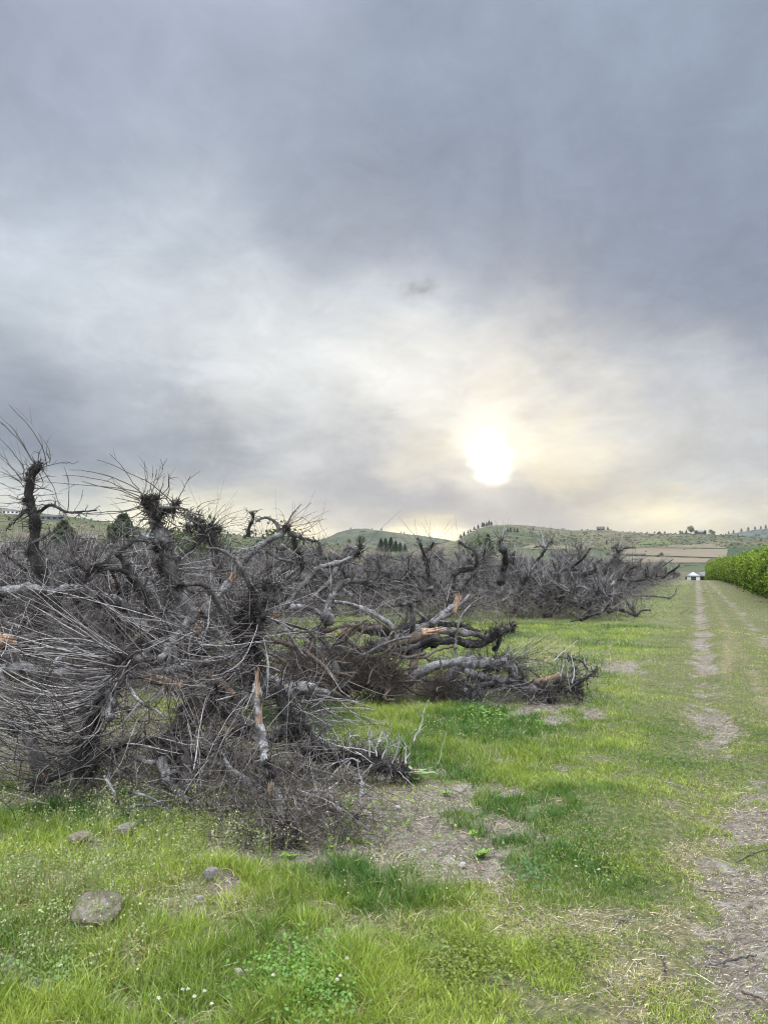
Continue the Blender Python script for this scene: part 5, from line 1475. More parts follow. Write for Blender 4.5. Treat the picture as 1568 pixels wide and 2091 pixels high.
# sticks on the lane
for pts, r, lb in ((((1438, 1950), (1470, 1949), (1505, 1944), (1545, 1936)), .006, 'long dark stick lying across bare soil at the lower right'),
                   (((1350, 1940), (1356, 1965), (1358, 2000)), .005, 'short pale brown stick in the straw, left of the long dark stick'),
                   (((1512, 2006), (1540, 2020), (1568, 2040)), .006, 'brown stick slanting to the lower right corner'),
                   (((1455, 1908), (1465, 1918), (1478, 1930)), .004, 'short thin stick on the grey soil patch beside the long dark stick'),
                   (((1250, 1900), (1268, 1880), (1300, 1862)), .0045, 'pale grey bent stick lying in the mown grass'),
                   (((1500, 1740), (1530, 1733), (1568, 1728)), .004, 'thin brown stick on the lane soil well above the long dark stick'),
                   (((1435, 1792), (1470, 1793), (1510, 1798)), .004, 'thin level brown stick at the left edge of the lane soil')):
    t = Tree(tuple(G(*pts[0])))
    Q = [G(a, b, .012) + np.array([0, 0, .008]) for a, b in pts]
    for q in Q: q[2] = float(height(np.array([q[0]]), np.array([q[1]]))[0]) + .008
    q2 = resample(Q, 14) + rs.normal(size=(14, 3)) * .002
    V, f = tubes(np.vstack([q2[:1], q2, q2[-1:]])[None] - t.o, np.r_[.0004, r * (1 - .4 * np.linspace(0, 1, 14)), .0004][None], 7, .15)
    o = link('stick', raw_mesh('stick', V, [f], [M_MID if 'dark' in lb else M_PALE if 'pale' in lb else M_ROOT]), None, tuple(t.o))
    tag(o, lb, 'stick')


# broad-leaved plants
def leaf_mesh(L, Wd, droop, seed, up=.7):
    """one leaf along +x with a keel, rising then arching"""
    n, m = 9, 5
    V = []
    for i in range(n):
        t_ = i / (n - 1)
        w_ = Wd * math.sin(math.pi * min(1, t_ * .92 + .06)) ** .8 * .5
        x_ = L * t_ * math.cos(up - droop * t_); z_ = L * (math.sin(up) * t_ - droop * t_ * t_ * .5)
        for j in range(m):
            s_ = (j / (m - 1) - .5) * 2
            V.append((x_, s_ * w_, z_ + abs(s_) * w_ * .35 + .004 * math.sin(i * 2.1 + seed)))
    V = np.array(V)
    idx = np.arange(n * m).reshape(n, m)
    q = np.stack([idx[:-1, :-1], idx[1:, :-1], idx[1:, 1:], idx[:-1, 1:]], -1).reshape(-1, 4)
    return V, q


def leaf_mat(name, c1, c2):
    m, t_, out = new_mat(name)
    oc = t_.n('ShaderNodeTexCoord').outputs['Object']
    c = t_.mix(t_.noise(oc, 30, 4), c1, c2)
    d = t_.n('ShaderNodeBsdfPrincipled', {'Base Color': c, 'Roughness': .7, 'Specular IOR Level': .3})
    tr = t_.n('ShaderNodeBsdfTranslucent', {'Color': c})
    mx = t_.n('ShaderNodeMixShader', {0: .3}); t_.t.links.new(d.outputs[0], mx.inputs[1]); t_.t.links.new(tr.outputs[0], mx.inputs[2])
    t_.t.links.new(mx.outputs[0], out.inputs[0])
    return m


ML1 = leaf_mat('felted_leaf', (.20, .30, .12), (.34, .44, .22))
ML2 = leaf_mat('fresh_leaf', (.12, .24, .035), (.24, .38, .07))


def rot_z(V, a):
    c, s_ = math.cos(a), math.sin(a)
    return np.stack([V[:, 0] * c - V[:, 1] * s_, V[:, 0] * s_ + V[:, 1] * c, V[:, 2]], -1)


def rosette(name, label, u, v, L, Wd, n, mat, cat, up=.8, stem=0):
    g = G(u, v)
    z = float(height(np.array([g[0]]), np.array([g[1]]))[0])
    root = empty(name, (g[0], g[1], z), label, cat)
    if stem:
        S = resample([(0, 0, 0), (.01, 0, stem * .5), (-.005, 0, stem)], 10)
        Vs, fs = tubes(S[None], np.linspace(.004, .002, 10)[None], 6)
        link('stem', raw_mesh('stem', Vs, [fs], [mat]), root)
    for i in range(n):
        a = i * 2.4 + rs.uniform(-.3, .3)
        V, q = leaf_mesh(L * rs.uniform(.7, 1.1), Wd * rs.uniform(.8, 1.1), rs.uniform(.4, 1.0), i, up + rs.uniform(-.35, .4))
        V = rot_z(V, a)
        if stem: V[:, 2] += stem * (.25 + .75 * (i / n))
        link('leaf', raw_mesh('leaf', V, [q], [mat]), root)
    return root


rosette('mullein_plant', 'pale green broad-leaved rosette beside the broken end of the low limb', 843, 1592, .17, .062, 11, ML1, 'plant', .95)
rosette('leafy_sapling', 'small bright green upright sapling on the soil at the front of the near pile', 712, 1706, .050, .028, 15, ML2, 'sapling', .5, .24)
rosette('leafy_weed', 'small green leafy weed on the soil just right of the mullein', 908, 1622, .07, .022, 9, ML2, 'weed', .9)
rosette('leafy_weed', 'green broad-leaved weed at the foot of the peeling stem', 588, 1765, .06, .03, 7, ML2, 'weed', .9)
rosette('leafy_weed', 'dark green leafy weed growing on the lower right of the soil patch', 985, 1745, .06, .026, 14, ML2, 'weed', .9)
rosette('leafy_weed', 'bright green weed with a short stem standing on the right of the soil patch', 967, 1715, .03, .016, 12, ML2, 'weed', .6, .05)
rosette('leafy_weed', 'round-leaved weed among the clover at the bottom middle', 712, 2050, .04, .035, 6, ML2, 'weed', .5)
rosette('leafy_weed', 'lush leafy weed in front of the hanging roots of the centre pile', 960, 1462, .10, .035, 22, ML2, 'weed', 1.0)
rosette('leafy_weed', 'spiky green weed right of the lush leafy weed before the centre pile', 1104, 1488, .10, .02, 16, ML2, 'weed', 1.1)

# clover flowers
MF, tt, out = new_mat('clover_white')
principled(tt, out, (.60, .58, .48, 1), .8)
CLG = 'white clover flowers dotted in the front grass'
for i, (u, v) in enumerate(((373, 2048), (384, 2052), (397, 2068), (418, 2058), (432, 2082), (324, 2064), (709, 1995), (695, 2028), (688, 2037), (558, 2022), (286, 1880), (124, 2012), (8, 1912), (1176, 1776), (1222, 1780))):
    import bmesh
    g = G(u, v, .05)
    z = float(height(np.array([g[0]]), np.array([g[1]]))[0])
    root = empty('clover_flower', (g[0], g[1], z), 'small white clover flower head on a thin green stem in the front grass', 'flower', CLG)
    Vs, fs = tubes(resample([(0, 0, 0), (.003, .002, .03), (0, 0, .065)], 6)[None], np.full((1, 6), .0012), 5)
    link('stem', raw_mesh('stem', Vs, [fs], [ML2]), root)
    n = 46
    d = rdir(n); d[:, 2] = np.abs(d[:, 2]) * 1.1 - .25
    hs = Strands(); hs.sticks(np.zeros((n, 3)) + np.array([0, 0, .067]), d, 0.0068, rdir(n) * .1, .0013, .0008, 3, .02, S=4)
    link('flower_head', hs.mesh('flower_head', MF), root)

# ------------------------------------------------------------------ orchard row on the right
MLF = None


def crown_mat():
    m, t_, out = new_mat('orchard_leaf')
    c = t_.n('ShaderNodeAttribute', attribute_name='Col').outputs['Color']
    d = t_.n('ShaderNodeBsdfDiffuse', {'Color': c}); tr = t_.n('ShaderNodeBsdfTranslucent', {'Color': c})
    mx = t_.n('ShaderNodeMixShader', {0: .35}); t_.t.links.new(d.outputs[0], mx.inputs[1]); t_.t.links.new(tr.outputs[0], mx.inputs[2])
    t_.t.links.new(mx.outputs[0], out.inputs[0])
    return m


MLF = crown_mat()


def leaf_cloud(n, fn, size, cols, flat=0.0):
    """n leaf-sized quads at points fn(n)"""
    p = fn(n)
    nrm = unit(rdir(n) + np.array([0, 0, flat])); a_ = unit(np.cross(nrm, rdir(n))); b_ = np.cross(nrm, a_)
    s_ = (size * (.6 + .8 * rs.rand(n)))[:, None]
    V = np.stack([p - a_ * s_, p - b_ * s_ * .5, p + a_ * s_, p + b_ * s_ * .5], 1).reshape(-1, 3)
    t_ = rs.rand(n)
    c = np.array(cols[0])[None] * (1 - t_[:, None]) + np.array(cols[1])[None] * t_[:, None]
    return V, np.arange(n * 4).reshape(-1, 4), np.repeat(c, 4, 0)


def orchard_proto(seed_=0):
    root = empty('orchard_tree', (0, 0, 0), '', 'tree')
    t_ = Tree((0, 0, 0))
    for k in range(7):
        a = rs.uniform(0, 6.28)
        e = np.array([math.cos(a) * 1.2, math.sin(a) * .7, rs.uniform(1.2, 2.6)])
        t_.limb([(0, 0, .0), (e[0] * .2, e[1] * .2, .7), e * [.7, .7, .7], e], .05, .012, M_DARK, 'trunk', 6)
    Vs = []; Fs = []; n = 0
    for (_, V, f, m, *g_) in t_.limbs: Vs.append(V); Fs.append(f + n); n += len(V)
    link('trunk', raw_mesh('trunk', np.concatenate(Vs), [np.concatenate(Fs)], [M_DARK]), root)
    nc = 105
    cc = np.stack([rs.uniform(-1.45, 1.45, nc), rs.uniform(-.85, .85, nc), rs.uniform(.45, 2.65, nc)], -1)
    cc[:, 2] *= .70 + .55 * vnoise(cc[:, 0] * 1.0 + seed_, cc[:, 1] * .6, 1.3, 5)
    cc[:, 1] *= 1.15 - .25 * (cc[:, 2] / 2.6)
    cs = Sheet()

    def fn(n):
        i = rs.randint(0, nc, n)
        return cc[i] + rs.normal(size=(n, 3)) * .15 + (rs.rand(n, 1) < .12) * rs.normal(size=(n, 3)) * .16 * np.array([1, 1, 1.6])
    V, q, c = leaf_cloud(11000, fn, .075, ((.05, .10, .015), (.27, .36, .050)))
    ctr = V.reshape(-1, 4, 3).mean(1)
    fresh = np.clip(fbm(ctr[:, 0] + ctr[:, 1] * .7, ctr[:, 2], 2.6, 3, 61) * 1.6 - .45 + .12 * (ctr[:, 2] - 1.4) + .25 * rs.normal(size=len(ctr)), 0, 1)
    c = np.repeat(cmix((.030, .060, .013), (.27, .36, .060), fresh), 4, 0)
    cs.add(V, [q], None, c)
    link('crown', cs.mesh('crown', MLF, False), root)
    return root


ops_ = [orchard_proto(7.3 * k) for k in range(3)]
perp = np.array([RDY, -RDX])
for i in range(64):
    al = 36 + i * 3.0
    off = 4.45 - max(0, al - 90) * .011
    x = al * RDX + off * perp[0]; y = al * RDY + off * perp[1]
    lb = 'leafy green fruit tree in the trained row along the right of the lane'
    gr = 'green orchard row on the right'
    z = float(height(np.array([x]), np.array([y]))[0])
    if i < 3:
        r = ops_[i]; r.location = (x, y, z); r['label'] = lb; r['group'] = gr
    else:
        r = dup(ops_[i % 3], (x, y, z), 0, 1.0, lb, gr)
    r.rotation_euler = (0, 0, math.pi / 2 - RA + (math.pi if rs.rand() < .5 else 0) + rs.uniform(-.05, .05))
    s_ = rs.uniform(.90, 1.10) * (1 + max(0, al - 110) * .005); r.scale = (1, rs.uniform(.85, 1.1), s_)


# ------------------------------------------------------------------ hills
def hill_material(name, tan, green, dark, patch, shrub, fields=False):
    m, t_, out = new_mat(name)
    oc = t_.n('ShaderNodeTexCoord').outputs['Object']
    st = t_.vm('MULTIPLY', oc, (1, 1, 2.5))
    a = t_.noise(st, patch, 5, .6)
    c = t_.mix(t_.rng(a, .42, .58), tan, green)
    b = t_.noise(st, patch * 4, 4, .6, 0, .5)
    c = t_.mix(t_.rng(b, .52, .66, 0, .6), c, dark)
    vo = t_.n('ShaderNodeTexVoronoi', {'Vector': oc, 'Scale': shrub}).outputs['Distance']
    c = t_.mix(t_.m('MULTIPLY', t_.rng(vo, .28, .42, 1, 0), t_.rng(t_.noise(st, patch * 2.3, 3), .40, .52)), c, tuple(x * .45 for x in dark))
    principled(t_, out, c, 1.0, .05)
    return m


def hill(name, ridge, d0, dr, mat, zfoot=-5.0, back=300, rough=2.0, seed=1, bulge=.75):
    """ridge: picture points along the skyline; the slope runs from d0 (foot) to the ridge at dr"""
    azs = []; zs = []
    for (u, v) in ridge:
        a, e = azel(u, v)
        azs.append(a); zs.append(EYE + dr * math.tan(e) / 1.0)
    A = np.linspace(azs[0], azs[-1], 340)
    Zr = np.interp(A, azs, zs)
    k = np.ones(7) / 7; Zr = np.convolve(np.pad(Zr, 3, 'edge'), k, 'valid')
    T_ = np.r_[np.linspace(0, 1, 60), np.linspace(1.03, 1 + back / (dr - d0), 8)]
    AA, TT = np.meshgrid(A, T_, indexing='ij')
    Dd = d0 + (dr - d0) * TT
    prof = np.where(TT <= 1, np.clip(TT, 0, 1) ** bulge * (1 - .12 * np.sin(TT * math.pi * 3) * (1 - TT)), 1 - ((TT - 1) * 1.4) ** 1.2)
    ZZ = zfoot + (Zr[:, None] - zfoot) * prof
    x = Dd * np.sin(AA); y = Dd * np.cos(AA)
    nz = (fbm(x, y, 1 / 90., 5, seed) - .5) * rough * 6
    ZZ = ZZ + nz * np.clip(TT * (1.0 - np.clip(TT, 0, 1)) * 4, 0, 1) + (fbm(x, y, 1 / 14., 3, seed + 3) - .5) * rough * .35
    V = np.stack([x, y, ZZ], -1).reshape(-1, 3)
    idx = np.arange(V.shape[0]).reshape(AA.shape)
    q = np.stack([idx[:-1, :-1], idx[:-1, 1:], idx[1:, 1:], idx[1:, :-1]], -1).reshape(-1, 4)[:, ::-1]
    o = link(name, raw_mesh(name, V, [q], [mat]))
    tag(o, kind='structure')
    ax = (A, T_, ZZ, d0, dr)

    def at(u, v):
        """ground point of this hill seen at (u, v)"""
        a, e = azel(u, v)
        i = int(np.clip(np.searchsorted(A, a), 0, len(A) - 1))
        dd = d0 + (dr - d0) * T_
        el_ = np.arctan2(ZZ[i] - EYE, dd)
        ok = np.where((T_ <= 1) & (el_ >= e))[0]
        j = ok[0] if len(ok) else 59
        return np.array([dd[j] * math.sin(a), dd[j] * math.cos(a), ZZ[i, j]])
    return at, ax


TAN = (.115, .100, .064); GRN = (.062, .074, .040); SAGE = (.040, .052, .033)
h_blue = hill('distant_hills', [(1330, 1135), (1400, 1110), (1470, 1095), (1510, 1086), (1560, 1080), (1700, 1066), (1850, 1050)], 1700, 2700,
              hill_material('distant_slope', (.085, .098, .082), (.060, .076, .062), (.040, .054, .044), .004, .03), -5, 900, 12, 3)[0]
h_mid = hill('hill_slope', [(560, 1120), (640, 1106), (668, 1098), (690, 1087), (720, 1080), (745, 1079), (780, 1084), (820, 1089), (870, 1095), (905, 1101), (940, 1108), (1000, 1118)], 1000, 2000,
             hill_material('mid_slope', (.085, .088, .058), (.050, .062, .040), (.032, .042, .030), .006, .06), -5, 500, 6, 11)[0]
h_left = hill('hill_slope', [(-420, 1000), (-200, 1012), (0, 1036), (40, 1041), (80, 1048), (130, 1053), (200, 1063), (270, 1075), (340, 1083), (420, 1089), (520, 1096), (620, 1102), (700, 1110), (800, 1120)], 260, 620,
              hill_material('left_slope', (.125, .105, .07), (.068, .082, .040), (.045, .054, .032), .018, .25), -6, 200, 2.0, 23)[0]
h_right = hill('hill_slope', [(780, 1128), (850, 1118), (905, 1110), (935, 1104), (952, 1092), (975, 1080), (1000, 1073), (1030, 1071), (1070, 1072), (1110, 1077), (1160, 1083), (1210, 1083), (1240, 1082), (1270, 1086), (1330, 1090), (1400, 1090), (1450, 1091), (1520, 1097), (1600, 1103), (1750, 1110), (1900, 1112)], 560, 1350,
               hill_material('right_slope', TAN, GRN, SAGE, .009, .11), -6, 300, 3.0, 37)
h_right, AXR = h_right
# tan fields and green plots lying on the lower slope of the right hill, a little above it
def plot(name, quad, col, stripes, d_extra=2.0):
    """a field draped on the hill between four picture corners"""
    (a, b, c, d_) = quad
    n, m = 60, 12
    V = []
    for i in range(n):
        s_ = i / (n - 1)
        for j in range(m):
            t_ = j / (m - 1)
            u = (a[0] * (1 - s_) + b[0] * s_) * (1 - t_) + (d_[0] * (1 - s_) + c[0] * s_) * t_
            v = (a[1] * (1 - s_) + b[1] * s_) * (1 - t_) + (d_[1] * (1 - s_) + c[1] * s_) * t_
            az_, e = azel(u, v)
            A, T_, ZZ, d0, dr = AXR
            fi = np.interp(az_, A, np.arange(len(A))); i0 = int(min(fi, len(A) - 2)); f = fi - i0
            zcol = ZZ[i0] * (1 - f) + ZZ[i0 + 1] * f
            dd = d0 + (dr - d0) * T_[:60]
            els = np.maximum.accumulate(np.arctan2(zcol[:60] - EYE, dd) + np.arange(60) * 1e-7)
            D_ = np.interp(e, els, dd)
            z_ = np.interp(D_, dd, zcol[:60]) + .5
            V.append((D_ * math.sin(az_), D_ * math.cos(az_), z_))
    idx = np.arange(n * m).reshape(n, m)
    q = np.stack([idx[:-1, :-1], idx[:-1, 1:], idx[1:, 1:], idx[1:, :-1]], -1).reshape(-1, 4)
    mt, t_, out = new_mat(name + '_soil')
    oc = t_.n('ShaderNodeTexCoord').outputs['Object']
    wv = t_.n('ShaderNodeTexWave', {'Vector': oc, 'Scale': stripes, 'Distortion': 3.0, 'Detail': 2.0}, bands_direction='Y').outputs['Fac']
    nn = t_.noise(oc, .03, 5, .6)
    c = t_.mix(t_.m('MULTIPLY', wv, .4), col, tuple(x * .7 for x in col))
    c = t_.mix(t_.rng(nn, .4, .65, 0, .5), c, tuple(x * .75 for x in col))
    principled(t_, out, c, 1, .05)
    tag(link(name, raw_mesh(name, np.array(V), [q], [mt])), kind='structure')


plot('tilled_field', ((1235, 1132), (1482, 1140), (1486, 1122), (1300, 1120)), (.165, .138, .098), .08)
plot('tilled_field', ((1250, 1150), (1440, 1150), (1450, 1142), (1260, 1136)), (.17, .142, .10), .08)
plot('tilled_field', ((1330, 1119), (1484, 1120), (1452, 1112), (1380, 1113)), (.165, .138, .098), .08)
plot('tilled_field', ((1060, 1121), (1200, 1124), (1190, 1119), (1090, 1112)), (.16, .135, .09), .05)
plot('orchard_field', ((1486, 1140), (1700, 1142), (1700, 1120), (1484, 1120)), (.04, .06, .034), .12)
plot('orchard_field', ((1050, 1150), (1240, 1150), (1230, 1130), (1060, 1126)), (.085, .10, .058), .12)
plot('green_field', ((1300, 1113), (1370, 1113), (1360, 1104), (1310, 1104)), (.10, .125, .055), .06)

# sagebrush and brush on the slopes
SH = Sheet()
for k in range(1500):
    if rs.rand() < .75: p = h_right(rs.uniform(940, 1620), rs.uniform(1088, 1120) if rs.rand() < .75 else rs.uniform(1076, 1130))
    else: p = h_left(rs.uniform(-60, 560), rs.uniform(1060, 1110))
    dd = np.hypot(p[0], p[1]); s0 = rs.uniform(.3, .9) * dd / 900
    n = 9
    q = p + rs.normal(size=(n, 3)) * np.array([1.1, .7, .45]) * s0 + np.array([0, 0, .6 * s0])
    a_ = rdir(n); b_ = unit(np.cross(a_, rdir(n))); z_ = s0 * .85
    V = np.stack([q - a_ * z_, q - b_ * z_, q + a_ * z_, q + b_ * z_], 1).reshape(-1, 3)
    SH.add(V, [np.arange(n * 4).reshape(-1, 4)], None, np.repeat((np.array([.105, .125, .075]) * rs.uniform(.7, 1.4))[None], n * 4, 0))
tag(link('sagebrush', SH.mesh('sagebrush', MLF, False)), 'dark dots of sagebrush over the hill slopes', 'shrubs', kind='stuff')


# far trees
def conifer_mesh(h, w_, n=2600, cols=((.016, .030, .018), (.045, .070, .035)), ls=.026):
    def fn(k):
        t_ = rs.rand(k) ** .8
        tier = 1 - .5 * ((t_ * 8) % 1) + .28 * rs.normal(size=k)
        r = w_ * (1 - t_) ** .85 * tier * np.sqrt(rs.rand(k)) + .02 * w_
        a = rs.uniform(0, 6.28, k)
        return np.stack([r * np.cos(a), r * np.sin(a), h * (.06 + .94 * t_) - r * .25], -1)
    V, q, c = leaf_cloud(n, fn, h * ls, cols)
    s = Sheet(); s.add(V, [q], None, c)
    return s.mesh('crown', MLF, False)


def broad_mesh(h, w_, n=2600, cols=((.03, .05, .02), (.09, .125, .045))):
    nc = 26
    cc = rdir(nc) * np.array([w_, w_, h * .36]) * (.4 + .6 * rs.rand(nc, 1)) ** .7 + np.array([0, 0, h * .6])

    def fn(k): return cc[rs.randint(0, nc, k)] + rs.normal(size=(k, 3)) * w_ * .22
    V, q, c = leaf_cloud(n, fn, h * .028, cols)
    s = Sheet(); s.add(V, [q], None, c)
    return s.mesh('crown', MLF, False)


def trunk_mesh(h, r):
    V, f = tubes(resample([(0, 0, -.5), (.02 * h, 0, h * .4), (0, 0, h * .8)], 8)[None], np.linspace(r, r * .3, 8)[None], 7, .1)
    return raw_mesh('trunk', V, [f], [M_DARK])


CON = [(conifer_mesh(10, 3.4), trunk_mesh(10, .25)) for _ in range(3)]
BRD = [(broad_mesh(8, 3.2), trunk_mesh(8, .3)) for _ in range(3)]
SPR = (conifer_mesh(10, 6.6, 3000, ((.040, .050, .036), (.12, .14, .095)), .036), trunk_mesh(10, .3))


def far_tree(kind, u, v, d, hpx, label, group=None, at=None, base=None):
    if at is not None: p = at(u, v); d = math.hypot(p[0], p[1])
    else:
        p = W(u, v, d); p[2] = base if base is not None else -3
    top = W(u, v - hpx, p[1])[2]
    h = (top - p[2]) if at is None else hpx * (.78 if hpx < 15 else 1) / F * d
    cm, tm = (CON if kind == 'con' else BRD)[rs.randint(3)] if kind != 'spr' else SPR
    root = empty({'con': 'conifer', 'brd': 'broadleaf_tree', 'spr': 'spruce_tree'}[kind], tuple(p), label, 'tree', group)
    s_ = h / (8 if kind == 'brd' else 10)
    root.scale = (s_ * rs.uniform(.9, 1.1) * (1.35 if at is not None and kind == 'con' else 1),) * 2 + (s_,)
    root.rotation_euler = (0, 0, rs.uniform(0, 6))
    link('crown', cm, root); link('trunk', tm, root)
    return root


far_tree('spr', 250, 1165, 62, 113, 'big dusky green spruce behind the orchard at left, between the two tall upright stems')
far_tree('spr', 128, 1165, 75, 100, 'smaller dark spruce just left of the big spruce, behind the leftmost stem')
far_tree('brd', 566, 1165, 110, 84, 'round dark tree on the skyline left of the pale trunk with two orange breaks')
far_tree('brd', 410, 1165, 120, 94, 'broad dark tree behind the spur-crowded crown on the skyline')
far_tree('con', 997, 1165, 330, 73, 'tall dark conifer of the pair standing before the right hill')
far_tree('brd', 984, 1165, 330, 66, 'rounder broadleaf tree of the pair beside the tall dark conifer')
for i, (u, tp) in enumerate(((787, 1098), (798, 1096), (808, 1103), (817, 1106), (827, 1110), (778, 1100))):
    far_tree('con', u, 1128, 0, 1126 - tp, 'dark conifer in the short row descending right below the middle hill', 'row of conifers below the middle hill', h_left)
far_tree('brd', 736, 1112, 0, 20, 'rounded tree left of the conifer row before the middle hill', None, h_left)
far_tree('brd', 714, 1112, 0, 13, 'low bushy tree left of the rounded tree before the middle hill', None, h_left)
RG = 'small trees on the right hill skyline'
for (u, hp, k) in ((940, 12, 'con'), (947, 14, 'con'), (955, 10, 'con'), (968, 10, 'con'), (976, 12, 'con'), (985, 14, 'con'), (993, 12, 'con'), (998, 14, 'con'), (1003, 11, 'con'), (1240, 9, 'con'), (1392, 7, 'con'), (1356, 6, 'brd'), (1345, 6, 'brd'), (1335, 5, 'brd'), (1388, 8, 'brd'),
                (1400, 10, 'con'), (1420, 9, 'brd'), (1438, 11, 'con'), (1450, 12, 'brd'), (1456, 9, 'brd'), (1480, 6, 'con'), (1505, 7, 'con'), (960, 9, 'con'), (988, 11, 'con'), (1320, 5, 'brd')):
    far_tree(k, u, 1066, 0, hp, 'small dark tree on the skyline of the right hill', RG, h_right)
far_tree('brd', 1409, 1060, 0, 15, 'largest round tree on the skyline of the right hill', None, h_right)
for (u, v, hp, k) in ((1050, 1090, 10, 'con'), (1036, 1088, 12, 'con'), (1042, 1090, 13, 'con'), (1056, 1090, 12, 'con'), (1088, 1085, 8, 'con'), (1104, 1098, 7, 'brd'), (1238, 1111, 10, 'con'), (1262, 1122, 12, 'con'), (1258, 1121, 9, 'brd'), (1240, 1136, 10, 'brd'),
                      (1350, 1138, 11, 'brd'), (1344, 1138, 7, 'brd'), (1055, 1102, 5, 'brd'), (1140, 1094, 5, 'brd')):
    far_tree(k, u, v, 0, hp, 'small dark tree on the slope of the right hill', 'small trees on the right hill slope', h_right)
for (u, hp) in ((779, 8), (819, 5), (845, 4), (760, 5), (716, 6), (825, 6)):
    far_tree('con', u, 1070, 0, hp, 'tiny tree on the skyline of the middle hill', 'tiny trees on the middle hill skyline', h_mid)
for (u, hp) in ((1486, 7), (1496, 8), (1512, 9), (1526, 10), (1540, 9), (1552, 8), (1562, 10)):
    far_tree('con', u, 1060, 0, hp, 'tiny conifer on the skyline of the distant blue hill at the right edge', 'tiny conifers on the distant blue hill', h_blue)
for (u, v, hp) in ((330, 1086, 12), (352, 1092, 14), (470, 1100, 12), (500, 1102, 12), (300, 1090, 9), (190, 1080, 9), (60, 1070, 8), (20, 1066, 9), (640, 1112, 9), (690, 1116, 8)):
    far_tree('brd', u, v, 0, hp, 'small tree on the green slope at the left', 'small trees on the left slope', h_left)


# ------------------------------------------------------------------ houses
def paint(name, col, rough=.8):
    m, t_, out = new_mat(name)
    oc = t_.n('ShaderNodeTexCoord').outputs['Object']
    n_ = t_.noise(t_.vm('MULTIPLY', oc, (1, 1, 3)), 1.5, 5, .6)
    c = t_.mix(t_.rng(n_, .35, .7), col, tuple(x * .8 for x in col))
    principled(t_, out, c, rough, .3)
    return m


M_WHITE = paint('white_siding', (.62, .62, .60)); M_ROOF = paint('grey_roof', (.16, .165, .17)); M_GLASS = paint('dark_glass', (.03, .035, .045), .25)
M_ROOFW = paint('pale_gable', (.55, .57, .60)); M_BLUE = paint('blue_grey_siding', (.10, .13, .18)); M_DRK = paint('dark_siding', (.08, .075, .07))


def boxv(x0, x1, y0, y1, z0, z1):
    V = np.array([(x, y, z) for z in (z0, z1) for y in (y0, y1) for x in (x0, x1)], float)
    q = np.array([(0, 2, 3, 1), (4, 5, 7, 6), (0, 1, 5, 4), (2, 6, 7, 3), (0, 4, 6, 2), (1, 3, 7, 5)])
    return V, q


def boxo(name, mat, parent, *b):
    V, q = boxv(*b)
    return link(name, raw_mesh(name, V, [q], [mat], smooth=False), parent)


def gable(name, mat, parent, x0, x1, y0, y1, z0, z1, ov=.4, axis='y', gmat=None, th=.15):
    """pitched roof, ridge along axis"""
    if axis == 'y':
        xm = (x0 + x1) / 2; k = (z1 - z0) / (xm - x0)
        pts = lambda y: [(x0 - ov, y, z0 - k * ov), (xm, y, z1), (x1 + ov, y, z0 - k * ov), (x1 + ov, y, z0 - k * ov + th), (xm, y, z1 + th), (x0 - ov, y, z0 - k * ov + th)]
        V = np.array(pts(y0 - ov) + pts(y1 + ov))
    else:
        ym = (y0 + y1) / 2; k = (z1 - z0) / (ym - y0)
        pts = lambda x: [(x, y0 - ov, z0 - k * ov), (x, ym, z1), (x, y1 + ov, z0 - k * ov), (x, y1 + ov, z0 - k * ov + th), (x, ym, z1 + th), (x, y0 - ov, z0 - k * ov + th)]
        V = np.array(pts(x0 - ov) + pts(x1 + ov))
    q = [(0, 1, 7, 6), (1, 2, 8, 7), (2, 3, 9, 8), (3, 4, 10, 9), (4, 5, 11, 10), (5, 0, 6, 11), (0, 5, 4, 1), (1, 4, 3, 2), (6, 7, 10, 11), (7, 8, 9, 10)]
    link(name, raw_mesh(name, V, [np.array(q)], [mat], smooth=False), parent)
    if gmat:
        for yy, nm in ((y0, 'gable'), (y1, 'gable')):
            if axis == 'y':
                G_ = np.array([(x0, yy, z0), (x1, yy, z0), ((x0 + x1) / 2, yy, z1 - .05), (x0, yy + .12, z0), (x1, yy + .12, z0), ((x0 + x1) / 2, yy + .12, z1 - .05)])
                link(nm, raw_mesh(nm, G_, [np.array([(0, 1, 2), (3, 5, 4)]), np.array([(0, 3, 4, 1), (1, 4, 5, 2), (2, 5, 3, 0)])], [gmat], smooth=False), parent)


# white house at the end of the lane
D = 300.0
p = W(1414, 1165, D); zg = -3.0
root = empty('white_house', (p[0], p[1], zg), 'low white gabled house at the far end of the lane', 'house')
root.rotation_euler = (0, 0, -RA); root.scale = (.85, .85, .85)
m1 = px(1, D)
top = EYE
boxo('wall', M_WHITE, root, -2.6, 2.9, 0, 12, 0, 3.0)
boxo('wall', M_WHITE, root, 2.9, 6.1, 4, 12, 0, 2.9)
boxo('wall', M_WHITE, root, 5.6, 6.1, .4, .9, 0, 2.9)
gable('roof', M_ROOF, root, -3.5, 3.6, -.8, 12, 3.0, 4.9, .1, 'y', M_ROOFW, .12)
gable('roof', M_ROOF, root, 2.9, 8.0, 1.5, 12, 3.0, 4.6, .3, 'x', None, .12)
boxo('window', M_GLASS, root, -.9, 1.2, -.04, .0 - .004, .7, 2.6)
boxo('window', M_GLASS, root, 3.0, 5.5, 3.9, 3.99, .6, 2.5)
boxo('window', M_DRK, root, -3.4, -2.6, .5, 3, 1.5, 2.7)


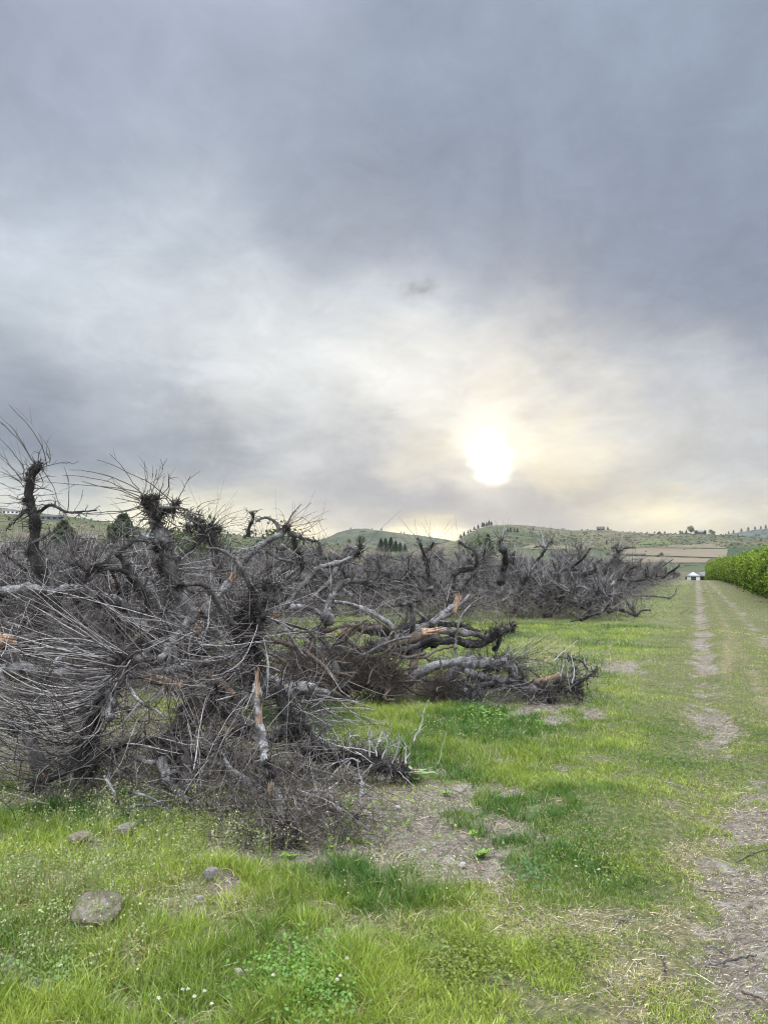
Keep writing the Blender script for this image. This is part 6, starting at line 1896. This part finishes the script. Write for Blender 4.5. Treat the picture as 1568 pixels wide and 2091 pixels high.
def hill_house(label, at, u, v, wpx, hpx, wall, roofm, axis='x', wins=2, cat='house', roof=.45):
    pp = at(u, v); d = math.hypot(pp[0], pp[1])
    wd = wpx / F * d; h = hpx / F * d
    r = empty('hillside_house', tuple(pp), label, cat)
    r.rotation_euler = (0, 0, -math.atan2(pp[0], pp[1]))
    hw = h * (1 - roof)
    boxo('wall', wall, r, -wd / 2, wd / 2, 0, wd * .5, -h * .6, hw)
    gable('roof', roofm, r, -wd / 2, wd / 2, 0, wd * .5, hw + .02, h, wd * .04, axis, wall, h * .05)
    for i in range(wins):
        c = -wd / 2 + wd * (i + .5) / wins
        boxo('window', M_GLASS, r, c - wd * .16 / wins * 1.6, c + wd * .16 / wins * 1.6, -.12, -.02, hw * .3, hw * .8)
    return r


hill_house('long blue-grey house on the left hillside between the leftmost stem and the spruces', h_left, 100, 1062, 50, 9, M_BLUE, M_DRK, 'x', 5, roof=.35)
hill_house('pale flat-roofed house near the skyline at the far left edge', h_left, 22, 1050, 28, 8, M_WHITE, M_ROOF, 'x', 4, roof=.3)
hill_house('dark house standing alone on the skyline of the right hill', h_right, 1226, 1082, 15, 7, M_DRK, M_DRK, 'x', 2, roof=.6)
hill_house('low dark house among trees on the skyline at the right', h_right, 1429, 1080, 20, 7, M_DRK, M_ROOF, 'x', 2)
hill_house('tiny white house high on the right hill, left of the others', h_right, 1034, 1083, 6, 4, M_WHITE, M_ROOF, 'x', 1)
hill_house('pale house on the shoulder of the right hill', h_right, 1092, 1089, 15, 4, M_WHITE, M_BLUE, 'x', 3)
hill_house('long dark shed below the tan fields', h_right, 1298, 1136, 34, 5, M_DRK, M_DRK, 'x', 3, 'shed')
hill_house('small white farmhouse behind the orchard at left between the spruces', h_left, 190, 1102, 16, 7, M_WHITE, M_ROOF, 'x', 2)
hill_house('pale shed with a bluish roof right of the big spruce', h_left, 300, 1096, 40, 7, M_WHITE, M_BLUE, 'x', 2, 'shed')

# ------------------------------------------------------------------ the air
hz, tt, out = new_mat('haze_air')
pv = tt.n('ShaderNodeVolumePrincipled', {'Color': (.93, .95, 1.0, 1), 'Density': 0.00005, 'Anisotropy': 0.3})
tt.t.links.new(pv.outputs[0], out.inputs['Volume'])
V, q = boxv(-3600, 3600, -300, 3600, -120, 165)
tag(link('haze', raw_mesh('haze', V, [q], [hz], smooth=False)), 'thin air haze over the valley', 'haze', kind='stuff')
